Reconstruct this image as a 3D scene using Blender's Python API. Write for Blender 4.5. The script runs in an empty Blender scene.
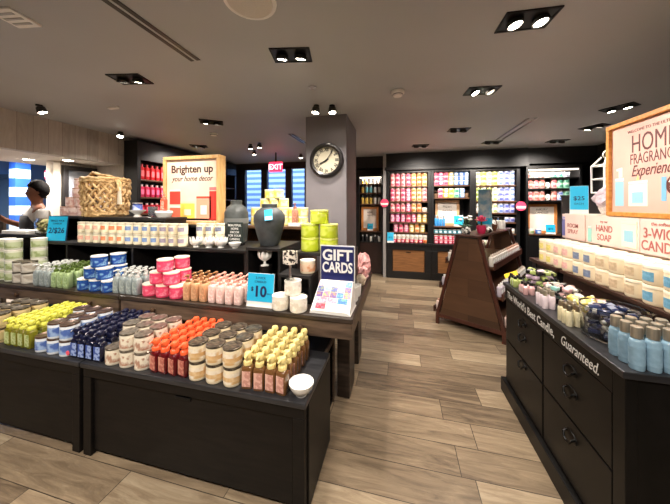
import bpy, math, random
from mathutils import Vector, Matrix
random.seed(7)
SC = bpy.context.scene
COL = SC.collection
PI = math.pi

# ------------------------------------------------------------------ helpers
class MB:
    """collects shapes into one mesh"""
    def __init__(s): s.v=[]; s.f=[]; s.m=[]; s.k=0; s.M=None
    def add(s, vs, fs):
        b=len(s.v)
        if s.M is not None: vs=[tuple(s.M@Vector(v)) for v in vs]
        s.v+=vs; s.f+=[tuple(i+b for i in f) for f in fs]; s.m+=[s.k]*len(fs); return s
    def slot(s,k): s.k=k; return s
    def xf(s,M): s.M=M; return s
    def box(s,x0,x1,y0,y1,z0,z1):
        return s.add([(x0,y0,z0),(x1,y0,z0),(x1,y1,z0),(x0,y1,z0),(x0,y0,z1),(x1,y0,z1),(x1,y1,z1),(x0,y1,z1)],
            [(0,3,2,1),(4,5,6,7),(0,1,5,4),(1,2,6,5),(2,3,7,6),(3,0,4,7)])
    def loft(s, secs, n=16, c=(0,0,0), cb=True, ct=True):
        vs=[]; fs=[]
        for q in secs:
            z=q[0]; rx=q[1]; ry=q[2] if len(q)>2 else rx; p=q[3] if len(q)>3 else 2
            for i in range(n):
                t=2*PI*(i+.5)/n; a=math.cos(t); b=math.sin(t)
                if p!=2:
                    k=(abs(a)**p+abs(b)**p)**(-1/p); a*=k; b*=k
                vs.append((c[0]+rx*a,c[1]+ry*b,c[2]+z))
        for j in range(len(secs)-1):
            for i in range(n):
                i2=(i+1)%n; fs.append((j*n+i,j*n+i2,(j+1)*n+i2,(j+1)*n+i))
        if cb: fs.append(tuple(range(n-1,-1,-1)))
        if ct: fs.append(tuple((len(secs)-1)*n+i for i in range(n)))
        return s.add(vs,fs)
    def tube(s, pts, r, n=8, closed=False):
        pts=[Vector(p) for p in pts]; vs=[]; fs=[]; N=len(pts)
        rr=r if isinstance(r,(list,tuple)) else [r]*N
        up=None
        for i,p in enumerate(pts):
            if closed: d=pts[(i+1)%N]-pts[i-1]
            else: d=pts[min(i+1,N-1)]-pts[max(i-1,0)]
            d=d.normalized() if d.length>1e-9 else Vector((0,0,1))
            if up is None: up=Vector((0,0,1)) if abs(d.z)<.9 else Vector((1,0,0))
            x=up.cross(d)
            if x.length<1e-4: x=Vector((1,0,0)).cross(d)
            x.normalize(); y=d.cross(x); up=y
            for k in range(n):
                t=2*PI*k/n; vs.append(tuple(p+rr[i]*(math.cos(t)*x+math.sin(t)*y)))
        for j in range(N if closed else N-1):
            j2=(j+1)%N
            for k in range(n):
                k2=(k+1)%n; fs.append((j*n+k,j*n+k2,j2*n+k2,j2*n+k))
        if not closed: fs.append(tuple(range(n-1,-1,-1))); fs.append(tuple((N-1)*n+k for k in range(n)))
        return s.add(vs,fs)
    def prism(s, poly, y0, y1):
        """poly in x,z extruded along y (poly counter-clockwise seen from -y)"""
        n=len(poly); vs=[(x,y0,z) for x,z in poly]+[(x,y1,z) for x,z in poly]
        fs=[tuple(range(n)),tuple(range(2*n-1,n-1,-1))]
        for i in range(n):
            j=(i+1)%n; fs.append((j,i,i+n,j+n))
        return s.add(vs,fs)
    def build(s, name, mats, parent=None, smooth=False, bevel=0, loc=None):
        me=bpy.data.meshes.new(name); me.from_pydata(s.v,[],s.f)
        if not isinstance(mats,(list,tuple)): mats=[mats]
        for m in mats: me.materials.append(m)
        me.polygons.foreach_set('material_index', s.m)
        if smooth:
            me.polygons.foreach_set('use_smooth',[True]*len(me.polygons)); me.set_sharp_from_angle(angle=math.radians(38))
        me.update()
        o=bpy.data.objects.new(name,me); COL.objects.link(o)
        if loc is not None: o.location=loc
        if parent is not None: o.parent=parent
        if bevel:
            b=o.modifiers.new('Bevel','BEVEL'); b.width=bevel; b.segments=2; b.limit_method='ANGLE'
        return o

def tag(o,label=None,cat=None,group=None,kind=None):
    if label: o['label']=label
    if cat: o['category']=cat
    if group: o['group']=group
    if kind: o['kind']=kind
    return o
def thing(name,label,cat,loc=(0,0,0),rz=0,group=None):
    o=bpy.data.objects.new(name,None); COL.objects.link(o); o.empty_display_size=.05
    o.location=loc; o.rotation_euler=(0,0,rz)
    return tag(o,label,cat,group)
def dup(root,loc,rz=0,label=None,group=None,rot=None,scale=None):
    r=root.copy(); COL.objects.link(r); r.location=loc; r.rotation_euler=rot if rot else (0,0,rz)
    if scale: r.scale=(scale,)*3
    if label: r['label']=label
    if group: r['group']=group
    for ch in KIDS.get(root.name,[]):
        c=ch.copy(); COL.objects.link(c); c.parent=r
        for g in KIDS.get(ch.name,[]):
            d=g.copy(); COL.objects.link(d); d.parent=c
    return r
KIDS={}
def note(root):
    """remember the children of a prototype"""
    KIDS[root.name]=list(root.children)
    for ch in root.children: KIDS[ch.name]=list(ch.children)
USED=set()
def place(p,loc,rz=0,label=None,group=None,rot=None,scale=None):
    if p.name not in USED:
        USED.add(p.name); note(p)
        p.location=loc; p.rotation_euler=rot if rot else (0,0,rz)
        if scale: p.scale=(scale,)*3
        tag(p,label,None,group); return p
    return dup(p,loc,rz,label,group,rot,scale)
ORD=['first','second','third','fourth','fifth','sixth','seventh','eighth','ninth','tenth','eleventh','twelfth','thirteenth','fourteenth','fifteenth','sixteenth','seventeenth','eighteenth']
ROW=['front']+ORD[1:]

# ------------------------------------------------------------------ materials
def lin(c):
    o=[]
    for x in c:
        x/=255; o.append(x/12.92 if x<=.04045 else ((x+.055)/1.055)**2.4)
    return (*o,1)
MATS={}
def mat(name,c,rough=.5,metal=0,c2=None,scale=20,stretch=(1,1,1),lo=.35,hi=.65,emit=0,coat=0,trans=0,bump=0,detail=4,spec=None):
    if name in MATS: return MATS[name]
    m=bpy.data.materials.new(name); m.use_nodes=True; nt=m.node_tree; b=nt.nodes['Principled BSDF']
    b.inputs['Base Color'].default_value=lin(c); b.inputs['Roughness'].default_value=rough; b.inputs['Metallic'].default_value=metal
    if coat: b.inputs['Coat Weight'].default_value=coat
    if spec is not None: b.inputs['Specular IOR Level'].default_value=spec
    if trans: b.inputs['Transmission Weight'].default_value=trans; b.inputs['IOR'].default_value=1.45
    if emit: b.inputs['Emission Color'].default_value=lin(c); b.inputs['Emission Strength'].default_value=emit
    if c2 is not None or bump:
        tc=nt.nodes.new('ShaderNodeTexCoord'); mp=nt.nodes.new('ShaderNodeMapping'); mp.inputs['Scale'].default_value=stretch
        nz=nt.nodes.new('ShaderNodeTexNoise'); nz.inputs['Scale'].default_value=scale; nz.inputs['Detail'].default_value=detail
        nt.links.new(tc.outputs['Object'],mp.inputs['Vector']); nt.links.new(mp.outputs['Vector'],nz.inputs['Vector'])
        if c2 is not None:
            r=nt.nodes.new('ShaderNodeValToRGB'); r.color_ramp.elements[0].position=lo; r.color_ramp.elements[1].position=hi
            r.color_ramp.elements[0].color=lin(c); r.color_ramp.elements[1].color=lin(c2)
            nt.links.new(nz.outputs['Fac'],r.inputs['Fac']); nt.links.new(r.outputs['Color'],b.inputs['Base Color'])
        if bump:
            bp=nt.nodes.new('ShaderNodeBump'); bp.inputs['Strength'].default_value=bump; bp.inputs['Distance'].default_value=.01
            nt.links.new(nz.outputs['Fac'],bp.inputs['Height']); nt.links.new(bp.outputs['Normal'],b.inputs['Normal'])
    MATS[name]=m; return m

def planks(name,cols,bw,rh,swap=False,mortar=.004,mcol=(60,50,40),grain=(1.5,14,14),rough=.45,bumps=.15,ga=.5,axes=None,rnd=False,span=(.15,.85)):
    m=bpy.data.materials.new(name); m.use_nodes=True; nt=m.node_tree; b=nt.nodes['Principled BSDF']; L=nt.links.new
    tc=nt.nodes.new('ShaderNodeTexCoord'); mp=nt.nodes.new('ShaderNodeMapping')
    if axes: mp.inputs['Rotation'].default_value=axes
    L(tc.outputs['Object'],mp.inputs['Vector'])
    vec=mp.outputs['Vector']
    if rnd:
        sx_=nt.nodes.new('ShaderNodeSeparateXYZ'); L(vec,sx_.inputs[0])
        dv=nt.nodes.new('ShaderNodeMath'); dv.operation='DIVIDE'; dv.inputs[1].default_value=rh; L(sx_.outputs[1],dv.inputs[0])
        fl=nt.nodes.new('ShaderNodeMath'); fl.operation='FLOOR'; L(dv.outputs[0],fl.inputs[0])
        wn=nt.nodes.new('ShaderNodeTexWhiteNoise'); wn.noise_dimensions='1D'; L(fl.outputs[0],wn.inputs['W'])
        ml=nt.nodes.new('ShaderNodeMath'); ml.operation='MULTIPLY_ADD'; ml.inputs[1].default_value=bw; L(wn.outputs['Value'],ml.inputs[0]); L(sx_.outputs[0],ml.inputs[2])
        cb_=nt.nodes.new('ShaderNodeCombineXYZ'); L(ml.outputs[0],cb_.inputs[0]); L(sx_.outputs[1],cb_.inputs[1]); L(sx_.outputs[2],cb_.inputs[2]); vec=cb_.outputs[0]
    br=nt.nodes.new('ShaderNodeTexBrick'); br.offset=0 if rnd else .37; br.inputs['Scale'].default_value=1
    br.inputs['Brick Width'].default_value=bw; br.inputs['Row Height'].default_value=rh; br.inputs['Mortar Size'].default_value=mortar
    br.inputs['Mortar Smooth'].default_value=.1; br.inputs['Bias'].default_value=0
    br.inputs['Color1'].default_value=(0,0,0,1); br.inputs['Color2'].default_value=(1,1,1,1); br.inputs['Mortar'].default_value=(.5,.5,.5,1)
    L(vec,br.inputs['Vector'])
    # per-plank shift of the grain
    ad=nt.nodes.new('ShaderNodeVectorMath'); ad.operation='MULTIPLY_ADD'; ad.inputs[1].default_value=(7,7,7)
    L(br.outputs['Color'],ad.inputs[0]); L(mp.outputs['Vector'],ad.inputs[2])
    m2=nt.nodes.new('ShaderNodeMapping'); m2.inputs['Scale'].default_value=grain; L(ad.outputs[0],m2.inputs['Vector'])
    nz=nt.nodes.new('ShaderNodeTexNoise'); nz.inputs['Scale'].default_value=1.6; nz.inputs['Detail'].default_value=7; nz.inputs['Roughness'].default_value=.62
    nz.inputs['Distortion'].default_value=.6
    L(m2.outputs['Vector'],nz.inputs['Vector'])
    if rnd: nz.inputs['Detail'].default_value=9; nz.inputs['Roughness'].default_value=.72; nz.inputs['Distortion'].default_value=1.1
    # combine plank tone and grain
    mx=nt.nodes.new('ShaderNodeMix'); mx.data_type='FLOAT'; mx.inputs[0].default_value=ga
    sp=nt.nodes.new('ShaderNodeSeparateColor'); L(br.outputs['Color'],sp.inputs[0])
    L(sp.outputs[0],mx.inputs[2]); L(nz.outputs['Fac'],mx.inputs[3])
    rp=nt.nodes.new('ShaderNodeValToRGB'); e=rp.color_ramp.elements
    e[0].position=span[0]; e[0].color=lin(cols[0]); e[1].position=span[1]; e[1].color=lin(cols[-1])
    for i,c in enumerate(cols[1:-1]):
        q=e.new(span[0]+(span[1]-span[0])*(i+1)/(len(cols)-1)); q.color=lin(c)
    L(mx.outputs[0],rp.inputs['Fac'])
    mm=nt.nodes.new('ShaderNodeMix'); mm.data_type='RGBA'; L(br.outputs['Fac'],mm.inputs[0]); L(rp.outputs['Color'],mm.inputs[6]); mm.inputs[7].default_value=lin(mcol)
    L(mm.outputs[2],b.inputs['Base Color']); b.inputs['Roughness'].default_value=rough
    bp=nt.nodes.new('ShaderNodeBump'); bp.inputs['Strength'].default_value=bumps; bp.inputs['Distance'].default_value=.004
    L(nz.outputs['Fac'],bp.inputs['Height']); L(bp.outputs['Normal'],b.inputs['Normal'])
    return m

def check(name,c1,c2,s,rough=.7):
    m=bpy.data.materials.new(name); m.use_nodes=True; nt=m.node_tree; b=nt.nodes['Principled BSDF']
    tc=nt.nodes.new('ShaderNodeTexCoord'); w=nt.nodes.new('ShaderNodeTexChecker'); w.inputs['Scale'].default_value=s
    w.inputs['Color1'].default_value=lin(c1); w.inputs['Color2'].default_value=lin(c2)
    nt.links.new(tc.outputs['Object'],w.inputs['Vector']); nt.links.new(w.outputs['Color'],b.inputs['Base Color']); b.inputs['Roughness'].default_value=rough
    return m

def bands(name,c1,c2,scale,rough=.7,axis='Z'):
    m=bpy.data.materials.new(name); m.use_nodes=True; nt=m.node_tree; b=nt.nodes['Principled BSDF']
    tc=nt.nodes.new('ShaderNodeTexCoord'); w=nt.nodes.new('ShaderNodeTexWave'); w.bands_direction=axis; w.inputs['Scale'].default_value=scale
    r=nt.nodes.new('ShaderNodeValToRGB'); r.color_ramp.elements[0].position=.45; r.color_ramp.elements[1].position=.55
    r.color_ramp.elements[0].color=lin(c1); r.color_ramp.elements[1].color=lin(c2)
    nt.links.new(tc.outputs['Object'],w.inputs['Vector']); nt.links.new(w.outputs['Fac'],r.inputs['Fac']); nt.links.new(r.outputs['Color'],b.inputs['Base Color']); b.inputs['Roughness'].default_value=rough
    return m

FLOOR=planks('floor_planks',[(60,50,40),(112,96,77),(144,126,102),(178,162,136)],.95,.20,mortar=.0022,mcol=(58,49,40),grain=(1.5,13,13),rough=.38,ga=.74,rnd=True,span=(.24,.76))
WALLWOOD=planks('whitewashed_boards',[(156,147,137),(184,175,164),(204,196,186)],3.0,.14,axes=(0,PI/2,0),mortar=.002,mcol=(138,129,119),grain=(1.5,10,10),rough=.7,ga=.75,rnd=True,span=(.25,.75))
CEIL=mat('ceiling_paint',(172,173,176),.6,c2=(178,179,182),scale=.8)
GREY=mat('grey_paint',(122,117,121),.6,c2=(130,125,129),scale=3)
DARKWALL=mat('charcoal_paint',(40,38,39),.6)
SOFFIT=mat('soffit_paint',(22,21,22),.6)
LIGHTWALL=mat('pale_plaster',(226,219,209),.7)
BLACKW=mat('black_stained_wood',(14,12,11),.45,spec=.22,c2=(24,20,18),scale=6,stretch=(1,1,8))
BLACKT=mat('black_platform_top',(34,34,36),.34,c2=(50,50,53),scale=5,stretch=(1,8,8))
DKWOOD=mat('dark_table_wood',(34,27,22),.4,c2=(58,46,38),scale=4,stretch=(1,9,9))
APRON=mat('weathered_apron_wood',(66,52,42),.45,c2=(104,84,68),scale=5,stretch=(.8,7,7))
CABBLK=mat('black_cabinet_paint',(13,12,11),.4,spec=.22,c2=(20,18,17),scale=8)
BACKBLK=mat('black_shelving',(17,16,17),.4)
SHELFWD=mat('walnut_shelf',(72,46,30),.45,c2=(100,66,44),scale=6,stretch=(1,8,8))
PANELWD=mat('brown_wood_panel',(120,78,42),.5,c2=(146,98,56),scale=5,stretch=(1,6,8))
RACKWD=mat('brown_rack_panel',(56,35,22),.42,c2=(76,50,32),scale=4,stretch=(1,6,6))
RACKEDGE=mat('reddish_rack_edge',(56,26,18),.4,c2=(74,36,24),scale=6)
OAK=mat('oak_frame',(198,150,92),.5,c2=(222,180,122),scale=7,stretch=(6,6,1))
OAK2=mat('honey_oak_frame',(186,120,52),.5,c2=(208,146,74),scale=7,stretch=(6,1,6))
ORANGEWD=mat('orange_pine_frame',(206,128,66),.55,c2=(220,148,84),scale=6)
WHITE=mat('white_plastic',(236,233,228),.4)
WHITEC=mat('white_ceramic',(240,238,232),.22,coat=.3)
CREAM=mat('cream_wax',(238,226,204),.4)
IVORY=mat('ivory_glass',(226,210,178),.3,coat=.2)
METAL=mat('brushed_silver',(200,198,194),.28,1)
CHROME=mat('champagne_metal',(190,176,150),.3,1)
BLKMET=mat('black_metal',(24,23,23),.4,.6)
BLACKP=mat('black_plastic',(18,18,19),.35)
LENS=mat('lamp_lens',(255,240,218),.3,emit=25)
GLASS=mat('clear_glass',(250,252,252),.03,trans=1)
SKYBLUE=mat('price_sign_blue',(38,182,228),.4)
NAVYINK=mat('navy_ink',(24,34,82),.5)
DARKINK=mat('dark_brown_ink',(66,42,38),.5)
WHITEINK=mat('white_ink',(240,238,234),.5)
REDINK=mat('red_ink',(222,58,74),.5)

# ------------------------------------------------------------------ text
def text(name,s,size,origin,xd,yd,m,parent=None,align='LEFT',shear=0,bold=0,ext=.0006,sx=1,spacing=1):
    cu=bpy.data.curves.new(name,'FONT'); cu.body=s; cu.size=size; cu.align_x=align; cu.shear=shear; cu.offset=bold*size; cu.extrude=ext; cu.space_character=spacing; cu.resolution_u=3
    t=bpy.data.objects.new(name+'_curve',cu); COL.objects.link(t)
    bpy.context.view_layer.update(); dg=bpy.context.evaluated_depsgraph_get()
    me=bpy.data.meshes.new_from_object(t.evaluated_get(dg)); bpy.data.objects.remove(t); bpy.data.curves.remove(cu)
    me.name=name; me.materials.clear(); me.materials.append(m)
    o=bpy.data.objects.new(name,me); COL.objects.link(o)
    x=Vector(xd).normalized(); y=Vector(yd).normalized(); z=x.cross(y)
    M=Matrix((( x.x*sx,y.x,z.x,origin[0]),(x.y*sx,y.y,z.y,origin[1]),(x.z*sx,y.z,z.z,origin[2]),(0,0,0,1)))
    me.transform(M)
    if parent is not None: o.parent=parent
    return o
FX=(1,0,0); UP=(0,0,1); NX=(0,-1,0)

# ------------------------------------------------------------------ setting
def struct(name,mb,m,bevel=0,smooth=False):
    o=mb.build(name,m,None,smooth,bevel); o['kind']='structure'; return o
H=2.55; XL=-4.2; XR=3.4; YB=6.2; YF=-2.6
struct('floor',MB().box(-9.2,XR,YF,YB+.1,-.1,0),FLOOR)
# ceiling of the shop, and the lower blue-painted ceiling of the room beyond the left opening
struct('ceiling',MB().box(XL-.12,XR+.1,YF,YB+.1,H,H+.1),CEIL)
BLUEP=mat('blue_paint',(58,104,170),.6,c2=(68,116,182),scale=2)
struct('ceiling_blue',MB().box(-9.2,-5.5,YF,YB+.1,2.62,2.72),BLUEP)
struct('soffit_left',MB().box(-5.5,XL-.12,YF,YB+.1,2.12,2.22),LIGHTWALL)
struct('wall_far_left',MB().box(-9.3,-9.2,YF,YB+.1,0,2.72),mat('pale_blue_paint',(104,150,200),.6,c2=(84,130,190),scale=1.5))
struct('wall_left',MB().box(XL-.12,XL,3.30,YB,0,2.12).box(-4.85,XL-.12,3.30,3.42,0,2.12).box(-4.87,-4.76,2.80,3.30,0,2.12).box(XL-.12,XL,YF,YB,2.12,H).box(XL-.12,XL,YF,.2,0,2.12),WALLWOOD)
struct('wall_right',MB().box(XR,XR+.1,YF,YB+.1,0,H),DARKWALL)
struct('wall_front',MB().box(-9.2,XR,YF-.1,YF,0,2.72),GREY)
wx0,wx1=-3.98,-2.2
struct('wall_back',MB().box(-9.2,XL,YB,YB+.1,0,2.72).box(XL,wx0,YB,YB+.1,0,H).box(wx1,XR,YB,YB+.1,0,H).box(wx0,wx1,YB,YB+.1,2.44,H),DARKWALL)
# dark soffit above the back shelving
struct('trim_1',MB().box(-.3,2.3,5.66,YB,2.2,H).box(-.3,2.3,5.60,5.66,2.2,2.26),SOFFIT,.004)
struct('trim_2',MB().box(2.3,XR,5.72,YB,2.26,H),SOFFIT)
struct('trim_3',MB().box(-.95,-.3,5.9,YB,2.3,H),SOFFIT)
struct('trim_4',MB().box(-.34,-.28,5.62,YB,0,H),mat('light_grey_trim',(150,146,144),.6))
# column
struct('column',MB().box(-1.1,-.6,3.05,3.75,0,H),GREY,.006)
# storefront glazing in the back wall: frame, panes
WFR=mat('dark_window_frame',(34,32,34),.45)
wf=MB(); PX=[-3.98,-3.86,-3.44,-3.28,-2.72,-2.58,-2.2]
for a,b in ((-3.98,-3.88),(-3.42,-3.26),(-2.76,-2.6),(-2.26,-2.2)): wf.box(a,b,YB-.03,YB+.08,0,2.44)
wf.box(-3.98,-2.2,YB-.03,YB+.08,2.38,2.44).box(-3.98,-2.2,YB-.03,YB+.08,0,.12).box(-3.98,-2.2,YB-.03,YB+.08,1.0,1.06)
w1=struct('window_1',wf,WFR,.004)
WG=mat('window_glass',(235,244,250),.02,trans=1)
MB().box(-3.9,-2.24,YB+.02,YB+.028,.1,2.4).build('glass_pane',WG,w1)
struct('wall_outside',MB().box(-9.5,1.5,8.4,8.6,-.1,5),bands('blue_siding',(112,146,198),(206,222,240),1.7))
struct('ground_outside',MB().box(-9.5,3.5,YB+.1,8.6,-.1,0),mat('pavement',(120,118,116),.8))
# dark framed display window in left wall
wd=MB(); 
for (a,b,c,d) in ((2.84,2.90,.9,2.07),(3.22,3.28,.9,2.07)): wd.box(-4.758,-4.70,a,b,c,d)
wd.box(-4.758,-4.70,2.90,3.22,2.01,2.07).box(-4.758,-4.70,2.90,3.22,.9,.96)
w2=struct('window_2',wd,WFR,.004)
MB().box(-4.755,-4.735,2.90,3.22,.96,2.01).build('glass_pane',mat('dim_window_glass',(110,122,140),.08,c2=(190,190,195),scale=3),w2)
struct('trim_5',MB().box(-4.88,-4.74,2.74,2.82,0,2.12),LIGHTWALL,.004)

# ------------------------------------------------------------------ ceiling fixtures
def spot(loc,e,target=None,size=125,col=(1,.91,.81)):
    l=bpy.data.lights.new('spot_lamp','SPOT'); l.energy=e; l.spot_size=math.radians(size); l.spot_blend=.9; l.color=col; l.shadow_soft_size=.045
    o=bpy.data.objects.new('spot_lamp',l); COL.objects.link(o); o.location=loc
    if target is not None: o.rotation_euler=(Vector(target)-Vector(loc)).to_track_quat('-Z','Y').to_euler()
    return o
def twin(loc,along,label,on=(1,1),e=42,aim=None,w=.25,d=.155):
    """recessed box with two tilting lamp heads; along = rotation about z"""
    t=thing('ceiling_spotlight',label,'ceiling light',(loc[0],loc[1],H),along,'recessed twin spotlights')
    f=MB()
    f.box(-w/2-.012,w/2+.012,-d/2-.012,-d/2,-.008,.002).box(-w/2-.012,w/2+.012,d/2,d/2+.012,-.008,.002)
    f.box(-w/2-.012,-w/2,-d/2,d/2,-.008,.002).box(w/2,w/2+.012,-d/2,d/2,-.008,.002)
    f.build('trim_frame',BLKMET,t)
    MB().box(-w/2,w/2,-d/2,d/2,-.004,-.001).build('housing',BLACKP,t)
    for k,sx in enumerate((-1,1)):
        x=sx*w*.26
        lp=MB().loft([(-.002,.038),(-.014,.044),(-.032,.046),(-.032,.039),(-.026,.034)],14).build('lamp_head',mat('lamp_shell',(70,68,66),.4,.5),t,True,loc=(x,0,0))
        a=aim if aim else (0,0)
        lp.rotation_euler=(a[0],a[1],0)
        MB().loft([(-.0295,.031),(-.027,.034)],14).build('lamp_lens',LENS if on[k] else mat('dim_lens',(230,220,200),.3,emit=1.2),lp,True)
        if on[k]:
            M=Matrix.Translation(Vector((loc[0],loc[1],H)))@Matrix.Rotation(along,4,'Z')
            p=M@Vector((x,0,-.06)); dv=Matrix.Rotation(along,3,'Z')@(Matrix.Rotation(a[1],3,'Y')@Matrix.Rotation(a[0],3,'X')@Vector((0,0,-1)))
            spot(p,e,p+dv)
    return t
twin((.70,1.74),.05,'recessed twin spotlight nearest the right counter',e=26,aim=(-.1,-.2))
twin((-.74,1.76),.2,'recessed twin spotlight above the gift card stand',aim=(.3,.1))
twin((-2.19,1.78),.2,'recessed twin spotlight above the blue candle pyramid',on=(0,1),aim=(.25,.15))
twin((-2.33,2.95),.6,'recessed twin spotlight behind the brighten up sign, toward its right',on=(1,0),aim=(.2,0))
twin((-3.5,4.1),.5,'recessed twin spotlight near the red lotion shelves',on=(0,1),e=60,aim=(.1,.4))
twin((.73,2.72),.1,'recessed twin spotlight with one glaring lamp mid ceiling',on=(1,0),e=55,aim=(-.22,-.42))
twin((.80,4.07),.1,'recessed twin spotlight in front of middle shelving bay',on=(1,0),e=70,aim=(.5,0))
twin((2.30,3.54),-.9,'recessed twin spotlight right above the home fragrance sign corner',aim=(.1,-.1))
twin((2.54,4.34),-1.0,'recessed twin spotlight second behind the home fragrance sign',on=(1,0),aim=(0,.2))
twin((2.52,5.16),.1,'recessed twin spotlight above the right niche shelves',on=(1,0),e=75,aim=(.45,0))
twin((1.50,5.0),.1,'recessed twin spotlight above the yellow and violet candle bay',on=(0,1),e=75,aim=(.45,0))
twin((.35,5.0),.1,'recessed twin spotlight above the pink candle bay',on=(0,1),e=75,aim=(.45,0))
# surface lamps that glare
def glare(loc,label,e=40,aim=(0,0)):
    t=thing('spotlight',label,'ceiling light',(loc[0],loc[1],H),0,'single glaring spotlights')
    MB().loft([(0,.03),(-.012,.03),(-.012,.012),(-.03,.012)],12).build('ceiling_mount',BLKMET,t,True)
    hd=MB().loft([(-.02,.02),(-.03,.038),(-.085,.044),(-.085,.036),(-.078,.034)],14).build('lamp_head',mat('lamp_shell',(70,68,66),.4,.5),t,True)
    hd.rotation_euler=(aim[0],aim[1],0)
    MB().loft([(-.083,.032),(-.081,.036)],14).build('lamp_lens',LENS,hd,True)
    dv=Matrix.Rotation(aim[1],3,'Y')@(Matrix.Rotation(aim[0],3,'X')@Vector((0,0,-1)))
    p=Vector((loc[0],loc[1],H))+dv*.11
    spot(p,e,p+dv)
glare((-3.70,2.02),'glaring spotlight beside the whitewashed fascia, nearer one',50,(.2,-.3))
glare((-3.93,3.05),'glaring spotlight at the far end of whitewashed fascia',40,(-.3,-.3))
glare((-.86,2.72),'left lamp of the glaring pair above the wall clock',16,(-.15,.1))
glare((-.70,2.76),'right lamp of the glaring pair above the wall clock',16,(-.15,-.1))
glare((-2.53,4.2),'left front lamp in the glaring cluster near the exit sign',30)
glare((-2.33,4.15),'right front lamp in the glaring cluster near the exit sign',30)
glare((-2.75,4.7),'rear lamp in the glaring cluster near the exit sign',30)
glare((-2.0,5.25),'small far spotlight just left of the grey column',25)
# lamps behind the camera that light the near displays (the ceiling carries on there)
twin((-2.4,-.1),.2,'recessed twin spotlight behind the viewpoint, left',e=52,aim=(.45,0))
twin((-.6,-.3),.2,'recessed twin spotlight behind the viewpoint, middle',e=52,aim=(.45,-.1))
twin((1.0,-.1),.2,'recessed twin spotlight behind the viewpoint, right',e=26,aim=(.4,.2))
# slot diffusers
def slot(cx,cy,L,label,gap=.05):
    t=thing('slot_vent',label,'vent',(cx,cy,H),0,'black ceiling slot diffusers')
    MB().box(-gap/2-.013,gap/2+.013,-L/2,L/2,-.003,0).build('vent_plate',CEIL,t)
    for x in (-gap/2,gap/2): MB().box(x-.014,x+.014,-L/2+.01,L/2-.01,-.006,-.002).build('slot',BLACKP,t)
slot(-1.445,1.05,1.24,'long black double slot diffuser running toward the viewer')
slot(1.56,4.28,1.12,'black double slot diffuser above the aisle at right',.085)
slot(-1.58,4.04,.62,'short black double slot diffuser left of column')
t=thing('air_diffuser','white square ceiling diffuser at upper left','vent',(-2.10,1.04,H),.15)
MB().box(-.075,.075,-.075,.075,-.012,0).build('plate',WHITE,t,bevel=.003)
for k in range(3): MB().box(-.055+k*.0,.055,-.05+k*.04,-.035+k*.04,-.015,-.012).build('louver',mat('grey_plastic',(170,168,165),.5),t)
t=thing('ceiling_speaker','large round white ceiling speaker at top centre','speaker',(-.75,1.24,H))
MB().loft([(-.012,.115),(-.016,.11),(-.016,.0)],32).build('grille',mat('speaker_grille',(214,208,200),.7,c2=(200,194,186),scale=300),t,True)
MB().loft([(0,.135),(-.012,.132),(-.014,.115),(-.01,.113)],32,ct=False,cb=False).build('rim',WHITE,t,True)
t=thing('smoke_detector','white smoke detector on ceiling at right of column','smoke detector',(-.02,2.56,H))
MB().loft([(0,.06),(-.02,.06),(-.03,.045),(-.045,.04),(-.048,0)],20).build('casing',WHITE,t,True); MB().loft([(-.03,.047),(-.034,.046)],20).build('sensor_ring',BLACKP,t,True)
t=thing('smoke_detector','small white detector on ceiling behind the brighten up sign','smoke detector',(-2.67,3.43,H))
MB().loft([(0,.055),(-.02,.055),(-.035,.04),(-.038,0)],20).build('casing',WHITE,t,True); MB().loft([(-.025,.052),(-.029,.05)],20).build('sensor_ring',BLACKP,t,True)
tag(MB().loft([(0,.035),(-.008,.035),(-.012,.02),(-.025,.012),(-.026,0)],16).build('sprinkler_head',METAL,None,True,loc=(-.76,2.29,H)),'small round sprinkler cap on ceiling above the clock','sprinkler')
tag(MB().box(-.06,.06,-.02,.02,-.02,0).build('ceiling_sensor',WHITE,None,bevel=.004,loc=(-3.0,2.25,H)),'small white rectangular sensor on ceiling above the woven basket','sensor')
# exit sign hanging from the ceiling
EXM=mat('exit_red',(235,40,70),.4,emit=1.6)
def exit_sign(loc,label,rz=0):
    t=thing('exit_sign',label,'exit sign',loc,rz)
    MB().box(-.14,.14,-.02,.02,-.1,.1).build('casing',EXM,t,bevel=.004)
    text('lettering','EXIT',.15,(0,-.0215,-.05),FX,UP,mat('exit_letter',(255,200,205),.4,emit=2.2),t,'CENTER',bold=.01)
    MB().box(-.012,.012,-.012,.012,.1,.1+H-loc[2]-.1 if loc[2]+.1<H else .12).build('stem',BLKMET,t)
exit_sign((-2.44,5.0,2.26),'red EXIT sign hanging before the back windows')

# ------------------------------------------------------------------ room beyond the left opening
tag(MB().box(-.1,.1,-.12,.12,0,2.62).build('checked_pillar',bands('blue_white_checks',(36,84,176),(205,222,240),.8),None,loc=(-8.0,4.05,0)),'blue and white banded pillar in the room beyond left opening','pillar')
tag(MB().box(-.25,.25,-.15,.15,0,2.1).box(-.28,.28,-.17,.17,2.1,2.2).build('dark_cabinet',mat('slate_cabinet',(52,66,82),.5),None,loc=(-8.9,4.4,0),bevel=.01),'slate cabinet left of the blue banded pillar','cabinet')
dk=thing('open_door','dark blue-grey door standing open behind the person','door',(-7.6,5.0,0),.3)
MB().box(-.45,.45,-.025,.025,.01,2.12).build('door_leaf',mat('slate_door',(60,78,96),.5),dk,bevel=.005)
MB().box(-.3,.3,-.03,-.026,1.1,1.95).build('door_window',mat('blue_pane',(120,160,205),.1),dk)
MB().tube([(.38,-.06,.9),(.38,-.06,1.15)],.012).build('door_handle',METAL,dk,True)
t=thing('exit_sign','small pink lit EXIT sign in room beyond left opening','exit sign',(-8.0,4.62,2.2),.9)
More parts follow.
